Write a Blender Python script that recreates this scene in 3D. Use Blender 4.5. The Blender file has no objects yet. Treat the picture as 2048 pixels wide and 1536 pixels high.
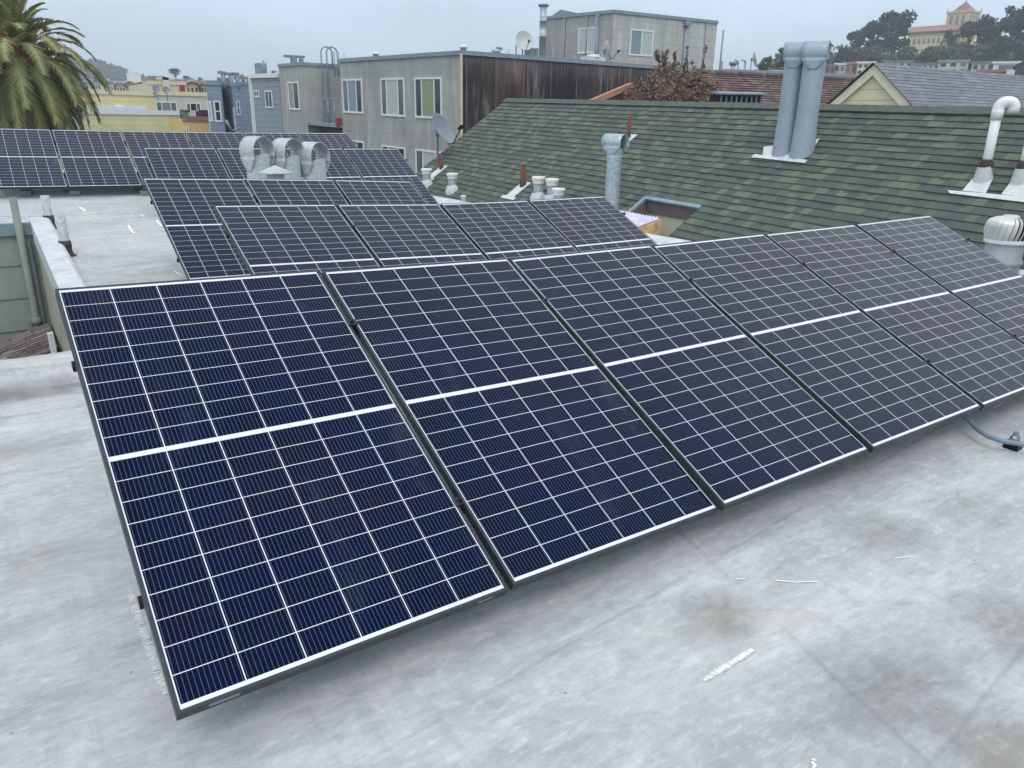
import bpy, math, random
from mathutils import Vector as V, Matrix, Quaternion, noise
R = math.radians
random.seed(7)
scene = bpy.context.scene
COL = scene.collection
# ------------------------------------------------------------------ camera (solved from the panel grids)
CM = Matrix(((0.82607, 0.17018, -0.53727), (-0.56328, 0.27976, -0.77746), (0.018, 0.94487, 0.32695)))
EYE = V((0, 0, 1.62)); FOC = 1500.0
def ray(px, py): return CM @ V(((px-1024)/FOC, (768-py)/FOC, -1))
def at(px, py, ax, val):
    d = ray(px, py); return EYE + d*((val-EYE[ax])/d[ax])
def onpl(px, py, P, n):
    d = ray(px, py); return EYE + d*((P-EYE).dot(n)/d.dot(n))
def pix(p):
    c = CM.transposed() @ (V(p)-EYE); return 1024+FOC*c.x/-c.z, 768-FOC*c.y/-c.z
def top_z(B, py):                      # height of the point above B that is seen at image row py
    lo, hi = B.z, B.z+40
    for _ in range(40):
        m = (lo+hi)/2
        if pix((B.x, B.y, m))[1] > py: lo = m
        else: hi = m
    return m
cd = bpy.data.cameras.new('camera'); cam = bpy.data.objects.new('camera', cd); COL.objects.link(cam)
cam.matrix_world = Matrix.Translation(EYE) @ CM.to_4x4()
cd.sensor_width = 36; cd.lens = 36*FOC/2048; cd.clip_start = 0.05; cd.clip_end = 6000
scene.camera = cam

# ------------------------------------------------------------------ materials
def nt(m): return m.node_tree.nodes, m.node_tree.links
def S(c): return tuple(((x/255)/12.92 if x/255 <= .04045 else ((x/255+.055)/1.055)**2.4) for x in c)+(1,)
class N:
    def __init__(s, name, rough=.8, metal=0., ior=1.45):
        s.m = bpy.data.materials.new(name); s.m.use_nodes = True
        s.n, s.l = nt(s.m); s.b = s.n['Principled BSDF']
        s.b.inputs['Roughness'].default_value = rough; s.b.inputs['Metallic'].default_value = metal; s.b.inputs['IOR'].default_value = ior
        s.tc = s.n.new('ShaderNodeTexCoord')
    def add(s, t, **k):
        x = s.n.new(t)
        for a, b in k.items(): setattr(x, a, b)
        return x
    def put(s, sock, v):
        if hasattr(v, 'is_output') or isinstance(v, bpy.types.NodeSocket): s.l.new(v, sock)
        else: sock.default_value = v
    def math(s, op, a, b=0., c=0.):
        x = s.add('ShaderNodeMath', operation=op); s.put(x.inputs[0], a); s.put(x.inputs[1], b)
        if op in ('MULTIPLY_ADD', 'WRAP', 'SMOOTH_MIN', 'COMPARE'): s.put(x.inputs[2], c)
        return x.outputs[0]
    def pos(s, kind='Object', scale=(1, 1, 1), rot=(0, 0, 0)):
        mp = s.add('ShaderNodeMapping'); s.l.new(s.tc.outputs[kind], mp.inputs[0])
        mp.inputs['Scale'].default_value = scale; mp.inputs['Rotation'].default_value = rot; return mp.outputs[0]
    def noise(s, vec, scale=1., detail=6, rough=.6, dist=0.):
        x = s.add('ShaderNodeTexNoise'); s.l.new(vec, x.inputs['Vector'])
        x.inputs['Scale'].default_value = scale; x.inputs['Detail'].default_value = detail
        x.inputs['Roughness'].default_value = rough; x.inputs['Distortion'].default_value = dist; return x.outputs['Fac']
    def ramp(s, f, a, b, c0=0., c1=1.):
        x = s.add('ShaderNodeMapRange'); x.interpolation_type = 'SMOOTHSTEP'; s.put(x.inputs[0], f)
        x.inputs[1].default_value = a; x.inputs[2].default_value = b; x.inputs[3].default_value = c0; x.inputs[4].default_value = c1; return x.outputs[0]
    def mix(s, f, a, b, mode='MIX'):
        x = s.add('ShaderNodeMix', data_type='RGBA', blend_type=mode); s.put(x.inputs[0], f); s.put(x.inputs[6], a); s.put(x.inputs[7], b); return x.outputs[2]
    def sep(s, vec):
        x = s.add('ShaderNodeSeparateXYZ'); s.l.new(vec, x.inputs[0]); return x.outputs
    def color(s, c): s.put(s.b.inputs['Base Color'], c); return s.m
    def bump(s, h, strength=.3, dist=.01):
        x = s.add('ShaderNodeBump'); x.inputs['Strength'].default_value = strength; x.inputs['Distance'].default_value = dist
        s.l.new(h, x.inputs['Height']); s.l.new(x.outputs[0], s.b.inputs['Normal'])
def plain(name, c, rough=.7, metal=0., var=.12, sc=6., ior=1.45):
    k = N(name, rough, metal, ior); f = k.noise(k.pos(), sc, 5, .65)
    c0 = tuple(x*(1-var) for x in c[:3])+(1,); c1 = tuple(min(1, x*(1+var)) for x in c[:3])+(1,)
    k.color(k.mix(k.ramp(f, .3, .7), c0, c1)); return k.m

def mat_deck():
    k = N('roof_coating', .62); p = k.pos()
    big = k.noise(p, .55, 5, .6, .4); mid = k.noise(k.pos(scale=(.8, 2.2, 1)), 1.7, 7, .68, .5); fine = k.noise(p, 26, 4, .7)
    st = k.noise(k.pos(scale=(9, .9, 1), rot=(0, 0, R(28))), 1.6, 6, .7, .2); str2 = k.noise(k.pos(scale=(1.1, 8, 1), rot=(0, 0, R(8))), 1.2, 6, .7, .2)
    c = k.mix(k.ramp(big, .3, .72), S((170, 173, 174)), S((190, 191, 191)))
    c = k.mix(k.ramp(mid, .46, .68, 0, .55), c, S((210, 211, 210)))
    c = k.mix(k.ramp(mid, .5, .28, 0, .45), c, S((140, 145, 151)))
    m2 = k.noise(k.pos(scale=(1, 1.6, 1)), 5.5, 8, .72, .6); c = k.mix(k.ramp(m2, .5, .7, 0, .36), c, S((216, 220, 221))); c = k.mix(k.ramp(m2, .48, .28, 0, .36), c, S((140, 144, 149)))
    m3 = k.noise(k.pos(scale=(.45, 1.2, 1), rot=(0, 0, R(12))), 26, 8, .78, .4); c = k.mix(k.ramp(m3, .51, .64, 0, .36), c, S((222, 224, 224))); c = k.mix(k.ramp(m3, .48, .36, 0, .3), c, S((132, 136, 142)))
    c = k.mix(k.ramp(st, .5, .7, 0, .34), c, S((150, 153, 160)))
    c = k.mix(k.ramp(str2, .52, .7, 0, .4), c, S((214, 218, 220)))
    warm = k.noise(p, 1.1, 4, .6)
    c = k.mix(k.ramp(warm, .54, .74, 0, .4), c, S((190, 184, 174)))
    x, y, _ = k.sep(k.tc.outputs['Object'])[0:3]
    wob = k.math('MULTIPLY', k.math('SUBTRACT', k.noise(p, 2.3, 5, .65), .5), .55)
    for (sx, sy, rx, ry, a, ring) in STAINS_SHADE:
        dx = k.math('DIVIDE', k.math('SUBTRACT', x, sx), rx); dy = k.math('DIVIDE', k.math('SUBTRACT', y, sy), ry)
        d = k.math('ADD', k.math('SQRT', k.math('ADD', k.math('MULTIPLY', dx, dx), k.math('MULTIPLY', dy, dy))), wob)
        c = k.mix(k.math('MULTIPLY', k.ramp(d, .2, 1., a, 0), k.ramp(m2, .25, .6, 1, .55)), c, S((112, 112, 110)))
        c = k.mix(k.math('MULTIPLY', k.ramp(d, .45, .05, 0, ring), k.ramp(fine, .3, .6)), c, S((150, 138, 112)))
    # lapped seams of the membrane along the building
    for (off, ang, w) in SEAMS:
        t = k.math('ADD', k.math('MULTIPLY', x, math.sin(ang)), k.math('MULTIPLY', y, -math.cos(ang)))
        d = k.math('ABSOLUTE', k.math('ADD', k.math('ADD', t, off), k.math('MULTIPLY', wob, .05)))
        brk = k.ramp(k.noise(k.pos(scale=(1, 1, 1)), 1.3, 3, .6), .38, .6, .1, .75)
        c = k.mix(k.math('MULTIPLY', k.ramp(d, w*.75, 0., 0, .5), brk), c, S((112, 114, 118)))
    sp = k.add('ShaderNodeTexVoronoi'); sp.inputs['Scale'].default_value = 7.; k.l.new(p, sp.inputs['Vector'])
    c = k.mix(k.ramp(sp.outputs['Distance'], .05, .02, 0, .55), c, S((70, 70, 72)))
    c = k.mix(k.ramp(fine, .3, .75, 0, .16), c, S((120, 124, 128)))
    k.color(c); k.bump(k.math('ADD', k.math('MULTIPLY', fine, .3), mid), .25, .02); return k.m

def mat_panel():
    k = N('solar_glass', .16, 0., 1.27); x, y, _ = k.sep(k.tc.outputs['Object'])[0:3]
    PU, PV = .1685, .0845
    def dist(v, step, off=0.):
        q = k.math('DIVIDE', k.math('ADD', v, off+step*64), step); f = k.math('FRACT', k.math('ADD', q, .5))
        return k.math('MULTIPLY', k.math('ABSOLUTE', k.math('SUBTRACT', f, .5)), step)
    ay = k.math('ABSOLUTE', y); ax = k.math('ABSOLUTE', x)
    col = k.math('LESS_THAN', dist(x, PU), .0016); row = k.math('LESS_THAN', dist(k.math('SUBTRACT', ay, .009), PV), .0012)
    mid = k.math('LESS_THAN', ay, .0076); brd = k.math('GREATER_THAN', ax, .5045); brv = k.math('GREATER_THAN', ay, .8535)
    wht = k.math('MAXIMUM', k.math('MAXIMUM', col, row), k.math('MAXIMUM', mid, k.math('MAXIMUM', brd, brv)))
    bus = k.math('LESS_THAN', dist(x, PU/12, PU/24), .00055)
    cx = k.math('FLOOR', k.math('DIVIDE', k.math('ADD', x, PU*64), PU)); cy = k.math('FLOOR', k.math('DIVIDE', k.math('ADD', y, PV*64), PV))
    oi = k.add('ShaderNodeObjectInfo')
    cv = k.add('ShaderNodeCombineXYZ'); k.l.new(cx, cv.inputs[0]); k.l.new(cy, cv.inputs[1]); k.l.new(oi.outputs['Random'], cv.inputs[2])
    wn = k.add('ShaderNodeTexWhiteNoise', noise_dimensions='3D'); k.l.new(cv.outputs[0], wn.inputs['Vector'])
    cell = k.mix(wn.outputs['Value'], (.001, .0058, .030, 1), (.0022, .006, .024, 1))
    pv = k.noise(k.pos(), 1.4, 2, .5); cell = k.mix(k.ramp(pv, .45, .75, 0, .45), cell, (.010, .0075, .026, 1))
    cell = k.mix(k.math('MULTIPLY', bus, .55), cell, (.22, .27, .42, 1))
    dirt = k.noise(k.pos(), 9, 6, .7); cell = k.mix(k.ramp(dirt, .6, .85, 0, .05), cell, (.35, .38, .42, 1))
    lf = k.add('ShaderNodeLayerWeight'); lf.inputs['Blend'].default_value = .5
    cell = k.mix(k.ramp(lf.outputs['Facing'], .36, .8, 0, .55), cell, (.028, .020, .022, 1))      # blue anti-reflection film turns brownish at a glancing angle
    sm = k.noise(k.pos(scale=(1, .35, 1)), 3.2, 5, .7, .5); cell = k.mix(k.ramp(sm, .55, .8, 0, .045), cell, (.5, .55, .62, 1))
    k.put(k.b.inputs['Specular Tint'], (1., .9, .88, 1))
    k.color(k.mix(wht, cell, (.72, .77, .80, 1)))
    lw_ = k.add('ShaderNodeLayerWeight'); lw_.inputs['Blend'].default_value = .5; k.put(k.b.inputs['Specular IOR Level'], k.ramp(lw_.outputs['Facing'], .25, .8, .12, .8))
    k.put(k.b.inputs['Roughness'], k.ramp(dirt, .3, .8, .12, .3)); return k.m

def mat_shingle(name, cols, course, tabw, dark, shadow=.5, along=0, down=1):
    k = N(name, .92); s = k.sep(k.tc.outputs['Object']); x = s[along]; y = s[down]
    q = k.math('DIVIDE', y, course); ci = k.math('FLOOR', q); fr = k.math('SUBTRACT', q, ci)
    vo = k.add('ShaderNodeTexVoronoi', voronoi_dimensions='1D'); vo.inputs['Scale'].default_value = 1.; vo.inputs['Randomness'].default_value = .85
    k.l.new(k.math('ADD', k.math('DIVIDE', x, tabw), k.math('MULTIPLY', ci, 37.37)), vo.inputs['W'])
    cr = k.sep(vo.outputs['Color'])
    c = k.mix(cr[0], cols[0], cols[1]); c = k.mix(k.ramp(cr[1], .62, .72), c, cols[2]); c = k.mix(k.ramp(cr[2], .78, .86), c, cols[3])
    # laminated cut-outs: the upper part of some tabs shows the darker backing sheet
    vb = k.add('ShaderNodeTexVoronoi', voronoi_dimensions='1D'); vb.inputs['Scale'].default_value = 1.
    k.l.new(k.math('ADD', k.math('DIVIDE', x, tabw*.75), k.math('MULTIPLY', ci, 91.7)), vb.inputs['W'])
    cb = k.sep(vb.outputs['Color'])
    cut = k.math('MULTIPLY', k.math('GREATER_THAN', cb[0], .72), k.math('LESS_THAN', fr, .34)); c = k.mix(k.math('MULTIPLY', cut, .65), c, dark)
    ve = k.add('ShaderNodeTexVoronoi', voronoi_dimensions='1D', feature='DISTANCE_TO_EDGE'); ve.inputs['Randomness'].default_value = .85; ve.inputs['Scale'].default_value = 1.
    k.l.new(k.math('ADD', k.math('DIVIDE', x, tabw), k.math('MULTIPLY', ci, 37.37)), ve.inputs['W'])
    c = k.mix(k.math('MULTIPLY', k.math('LESS_THAN', ve.outputs['Distance'], .03), .6), c, dark)
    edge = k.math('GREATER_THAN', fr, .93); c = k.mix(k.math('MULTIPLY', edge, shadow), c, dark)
    g = k.noise(k.pos(), 90, 3, .8); c = k.mix(k.ramp(g, .3, .7, 0, .3), c, tuple(v*1.5 for v in cols[1][:3])+(1,))
    bl = k.noise(k.pos(), .7, 4, .6); c = k.mix(k.ramp(bl, .4, .75, 0, .3), c, cols[2])
    k.color(c); k.bump(g, .3, .004); return k.m

def mat_stucco(name, base, lo, streak, bw=1.2, bh=.45, axis=1, line=.5):
    k = N(name, .9); s = k.sep(k.tc.outputs['Object']); x = s[axis]; z = s[2]
    row = k.math('FLOOR', k.math('DIVIDE', k.math('ADD', z, 90.), bh))
    dz = k.math('ABSOLUTE', k.math('SUBTRACT', k.math('FRACT', k.math('DIVIDE', k.math('ADD', z, 90.), bh)), .5)); hz = k.math('GREATER_THAN', dz, .5-.02/bh*.5)
    xo = k.math('ADD', k.math('DIVIDE', k.math('ADD', x, 90.), bw), k.math('MULTIPLY', row, .5))
    dx = k.math('ABSOLUTE', k.math('SUBTRACT', k.math('FRACT', xo), .5)); vx = k.math('GREATER_THAN', dx, .5-.016/bw*.5)
    big = k.noise(k.pos(), .5, 5, .6); vs = k.noise(k.pos(scale=(1, 1, .12)), 2.6, 6, .7); f = k.noise(k.pos(), 14, 4, .7)
    c = k.mix(k.ramp(big, .3, .7), base, lo)
    cvx = k.add('ShaderNodeCombineXYZ'); k.l.new(k.math('FLOOR', xo), cvx.inputs[0]); k.l.new(row, cvx.inputs[1])
    wn = k.add('ShaderNodeTexWhiteNoise'); k.l.new(cvx.outputs[0], wn.inputs['Vector']); c = k.mix(k.math('MULTIPLY', wn.outputs['Value'], .22), c, tuple(v*.72 for v in lo[:3])+(1,))
    c = k.mix(k.ramp(vs, .5, .72, 0, .8), c, streak); c = k.mix(k.ramp(vs, .46, .25, 0, .5), c, tuple(v*.55 for v in lo[:3])+(1,))
    c = k.mix(k.math('MULTIPLY', k.math('MAXIMUM', hz, k.math('MULTIPLY', vx, .6)), line), c, tuple(v*.35 for v in lo[:3])+(1,))
    c = k.mix(k.ramp(f, .3, .8, 0, .2), c, streak)
    k.color(c); return k.m

def mat_siding(name, base, pitch=.2, dark=.45, var=.12, line=.1, zoff=0.):
    k = N(name, .75); s = k.sep(k.tc.outputs['Object']); z = s[2]
    q = k.math('DIVIDE', k.math('ADD', z, 90.+zoff), pitch); fr = k.math('FRACT', q)
    wn = k.add('ShaderNodeTexWhiteNoise', noise_dimensions='1D'); k.l.new(k.math('FLOOR', q), wn.inputs['W'])
    n1 = k.noise(k.pos(), .9, 6, .65); vs = k.noise(k.pos(scale=(1, 1, .15)), 2., 5, .7)
    c = k.mix(k.ramp(n1, .3, .7), tuple(v*(1-var) for v in base[:3])+(1,), tuple(min(1, v*(1+var)) for v in base[:3])+(1,))
    c = k.mix(k.math('MULTIPLY', wn.outputs['Value'], .12), c, tuple(v*.6 for v in base[:3])+(1,))
    c = k.mix(k.ramp(vs, .55, .8, 0, .3), c, tuple(v*.7 for v in base[:3])+(1,))
    c = k.mix(k.math('MULTIPLY', k.math('LESS_THAN', fr, line), dark), c, tuple(v*.25 for v in base[:3])+(1,))
    k.color(c); return k.m

def mat_planks(name):
    k = N(name, .95); s = k.sep(k.tc.outputs['Object']); x = s[0]; z = s[2]
    q = k.math('DIVIDE', k.math('ADD', x, 60.), 1.22); fr = k.math('FRACT', q)
    wn = k.add('ShaderNodeTexWhiteNoise', noise_dimensions='1D'); k.l.new(k.math('FLOOR', q), wn.inputs['W'])
    vs = k.noise(k.pos(scale=(3.2, 1, .28)), 1.6, 8, .72); gr = k.noise(k.pos(scale=(22, 1, .8)), 1., 5, .7)
    c = k.mix(wn.outputs['Value'], S((58, 48, 50)), S((88, 74, 74)))
    c = k.mix(k.ramp(vs, .5, .7, 0, .85), c, S((150, 142, 142))); c = k.mix(k.ramp(gr, .45, .8, 0, .5), c, S((44, 36, 40)))
    pz = k.noise(k.pos(scale=(1, 1, .5)), .55, 4, .6); c = k.mix(k.ramp(pz, .42, .62, 0, .75), c, S((40, 34, 40)))
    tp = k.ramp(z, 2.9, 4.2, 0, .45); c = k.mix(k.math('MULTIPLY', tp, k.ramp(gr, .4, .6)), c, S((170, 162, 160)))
    c = k.mix(k.math('MULTIPLY', k.math('LESS_THAN', fr, .016), .55), c, S((165, 155, 150)))
    k.color(c); return k.m

def mat_galv(name, a, b, rough=.45, metal=.55):
    k = N(name, rough, metal); vo = k.add('ShaderNodeTexVoronoi'); vo.inputs['Scale'].default_value = 46.; k.l.new(k.pos(), vo.inputs['Vector'])
    sp = k.sep(vo.outputs['Color'])[0]; n1 = k.noise(k.pos(scale=(1, 1, .3)), 3., 6, .7)
    c = k.mix(sp, a, b); c = k.mix(k.ramp(n1, .45, .75, 0, .5), c, tuple(min(1, v*1.35) for v in b[:3])+(1,))
    k.color(c); return k.m

def mat_leaf(name, a, b, c2, sc=1.5, rough=.7):
    k = N(name, rough); g = k.add('ShaderNodeNewGeometry'); f = k.noise(k.pos(), sc, 4, .6)
    c = k.mix(g.outputs['Random Per Island'], a, b); c = k.mix(k.ramp(f, .4, .7, 0, .7), c, c2); k.color(c); return k.m

def mat_glass(name, c, rough=.08):
    k = N(name, rough, 0., 1.5); f = k.noise(k.pos(scale=(1, 1, .3)), 1.3, 4, .6)
    k.color(k.mix(k.ramp(f, .3, .7), tuple(v*.6 for v in c[:3])+(1,), c)); return k.m
def mat_curtain(name, c):
    k = N(name, .25); s = k.sep(k.tc.outputs['Object']); w = k.math('SINE', k.math('MULTIPLY', k.math('ADD', s[0], s[1]), 38.))
    k.color(k.mix(k.ramp(w, -1, 1), tuple(v*.72 for v in c[:3])+(1,), c)); return k.m

M = {}
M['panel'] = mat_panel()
M['frame'] = plain('anodised_frame', S((56, 61, 68)), .42, .3, .15, 12)
M['clamp'] = plain('clamp_metal', S((56, 60, 66)), .45, .5)
M['bolt'] = plain('black_bolt', S((24, 26, 30)), .4, .6)
M['rail'] = plain('rail_metal', S((40, 42, 46)), .5, .5)
M['steel'] = plain('strut_steel', S((150, 158, 160)), .45, .4)
M['puck'] = plain('foot_block', S((128, 136, 138)), .8)
M['galv'] = mat_galv('galvanised_duct', S((148, 162, 174)), S((160, 173, 184)), .5, .2)
M['galvw'] = mat_galv('aluminium_coated_pipe', S((168, 176, 178)), S((196, 202, 202)), .6, .1)
M['galvb'] = mat_galv('bright_duct', S((150, 165, 172)), S((186, 198, 204)), .4, .35)
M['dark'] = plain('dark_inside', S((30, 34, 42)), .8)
M['rust'] = plain('rusty_iron', S((112, 66, 50)), .9, .0, .35, 20)
M['tar'] = plain('tar_collar', S((70, 62, 62)), .9, 0, .4, 30)
M['white'] = plain('white_paint', S((226, 229, 230)), .55, 0, .06)
M['pvc'] = plain('white_pvc', S((226, 229, 230)), .35, 0, .04)
M['flash'] = plain('pale_flashing', S((205, 210, 210)), .5, .1, .12, 14)
M['capw'] = plain('white_cap', S((225, 222, 216)), .6, 0, .08)
M['alum'] = plain('turbine_metal', S((206, 206, 204)), .38, .4, .12)
M['conduit'] = plain('grey_conduit', S((118, 134, 150)), .5)
M['chalk'] = plain('chalk', S((236, 240, 240)), .9, 0, .1, 60)
M['sage'] = mat_siding('sage_siding', S((140, 150, 144)), .42, .6, .08, .03, .05)
M['beige'] = plain('beige_stucco', S((172, 172, 158)), .9, 0, .1, 4)
M['cap'] = plain('curb_coating', S((198, 204, 206)), .7, 0, .14, 5)
M['flashblue'] = plain('blue_grey_flashing', S((128, 150, 156)), .6, 0, .15)
M['brownsh'] = mat_shingle('brown_shingle', [S((120, 108, 106)), S((136, 124, 120)), S((104, 94, 94)), S((156, 152, 150))], .133, .35, S((58, 50, 50)), .6, 1, 0)
M['pipegreen'] = plain('sage_pipe', S((132, 142, 134)), .6)
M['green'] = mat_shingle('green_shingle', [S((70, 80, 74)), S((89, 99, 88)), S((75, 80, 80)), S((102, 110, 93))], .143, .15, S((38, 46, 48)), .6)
M['ridge'] = plain('green_ridge_cap', S((84, 94, 88)), .95, 0, .16, 9)
M['purple'] = plain('mauve_brown_trim', S((112, 98, 102)), .8)
M['cream_siding'] = mat_siding('cream_siding', S((214, 208, 182)), .3, .5, .05, .04)
M['wood'] = plain('weathered_beam', S((196, 162, 118)), .8, 0, .3, 12)
k = N('corrugated_plastic', .3); k.color(k.mix(k.ramp(k.noise(k.pos(), 6, 4), .3, .7), S((190, 184, 205)), S((225, 220, 235)))); M['corr'] = k.m
M['stucco'] = mat_stucco('grey_scored_stucco', S((176, 176, 172)), S((156, 156, 153)), S((200, 201, 196)), 1.3, .47, 1, .3)
M['stucco2'] = mat_stucco('pale_scored_stucco', S((190, 190, 186)), S((174, 174, 170)), S((208, 210, 206)), 1.5, .5, 0, .5)
M['stucco2_shaded'] = mat_stucco('tower_shaded_stucco', S((170, 167, 163)), S((152, 149, 146)), S((198, 198, 194)), 1.5, .5, 1, .4)  # darker copy of the tower stucco, this face's shade is in the colour
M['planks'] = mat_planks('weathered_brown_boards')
M['coping'] = plain('metal_coping', S((138, 152, 162)), .5, .2, .15)
M['frames'] = plain('window_frame', S((228, 232, 232)), .5, 0, .04)
M['gdark'] = mat_glass('dark_glass', S((52, 62, 72))); M['ggrey'] = mat_glass('grey_glass', S((110, 120, 120)))
M['gblue'] = mat_glass('blue_glass', S((70, 76, 112)))
M['cgreen'] = mat_curtain('green_curtain', S((150, 164, 132))); M['cpale'] = mat_curtain('pale_curtain', S((190, 204, 196)))
M['cblue'] = mat_curtain('blue_grey_curtain', S((142, 160, 168))); M['cgrey'] = mat_curtain('grey_curtain', S((140, 146, 142)))
M['blues'] = mat_siding('blue_siding', S((140, 156, 172)), .25, .4, .06, .1)
M['bluegrey'] = mat_siding('slate_siding', S((146, 158, 168)), .3, .5, .05, .1)
M['yellow'] = mat_siding('yellow_siding', S((226, 212, 164)), .3, .25, .05, .1)
M['paley'] = mat_siding('pale_yellow_siding', S((206, 204, 164)), .36, .3, .08, .08)
M['ochre'] = plain('ochre_stucco', S((222, 190, 132)), .85, 0, .06)
M['bstucco'] = plain('pale_beige_stucco', S((196, 194, 184)), .85, 0, .06, 2)
M['creamb'] = plain('cream_stucco', S((214, 206, 176)), .85, 0, .06, 2)
M['redp'] = plain('dark_red_paint', S((150, 52, 66)), .8)
M['tile'] = mat_shingle('brown_tile', [S((96, 76, 74)), S((118, 96, 92)), S((84, 70, 70)), S((136, 116, 110))], .18, .24, S((52, 40, 42)), .75)
M['gsh'] = mat_shingle('grey_shingle', [S((112, 115, 122)), S((122, 125, 131)), S((114, 116, 123)), S((130, 132, 137))], .1, .3, S((80, 84, 92)), .45)
M['creams'] = mat_siding('cream_board', S((228, 218, 186)), .2, .55, .04, .07)
M['creamt'] = plain('cream_trim', S((232, 224, 196)), .7, 0, .05)
M['slat'] = plain('slat_paint', S((116, 122, 126)), .7); M['terra'] = plain('orange_trim', S((176, 128, 104)), .8)
M['redroof'] = plain('red_roof', S((152, 116, 106)), .85, 0, .15, .8)
M['asph'] = plain('flat_roofing', S((120, 122, 124)), .9, 0, .2, .6); M['wroof'] = plain('white_roofing', S((214, 218, 222)), .8, 0, .06)
M['bark'] = plain('bark', S((84, 76, 66)), .95, 0, .3, 5)
M['palml'] = mat_leaf('palm_leaf', S((120, 130, 82)), S((168, 166, 108)), S((132, 138, 100)), .8)
M['palmd'] = mat_leaf('palm_dead', S((88, 84, 76)), S((136, 130, 118)), S((70, 66, 62)), .8)
M['palmf'] = mat_leaf('palm_fruit', S((190, 118, 74)), S((206, 138, 96)), S((150, 112, 92)), 2.)
M['rachis'] = plain('palm_rib', S((150, 152, 116)), .7)
M['bush'] = mat_leaf('rusty_leaf', S((124, 98, 86)), S((146, 120, 102)), S((108, 104, 80)), 1.)
M['leafd'] = mat_leaf('dark_evergreen', S((40, 54, 52)), S((58, 72, 64)), S((32, 44, 46)), .25)
M['leafm'] = mat_leaf('mid_evergreen', S((66, 84, 62)), S((84, 98, 70)), S((50, 70, 58)), .25)
M['leafb'] = mat_leaf('olive_scrub', S((84, 94, 66)), S((100, 104, 76)), S((66, 80, 60)), .12)
M['dish'] = plain('dish_grey', S((128, 140, 148)), .5, 0, .08); M['dishw'] = plain('dish_pale', S((196, 200, 196)), .5, 0, .08)
def mat_ground():
    k = N('city_ground', .95); f = k.noise(k.pos(), .05, 8, .7)
    k.color(k.mix(k.ramp(f, .4, .6), S((72, 80, 66)), S((104, 104, 92)))); return k.m
M['ground'] = mat_ground()

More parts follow.
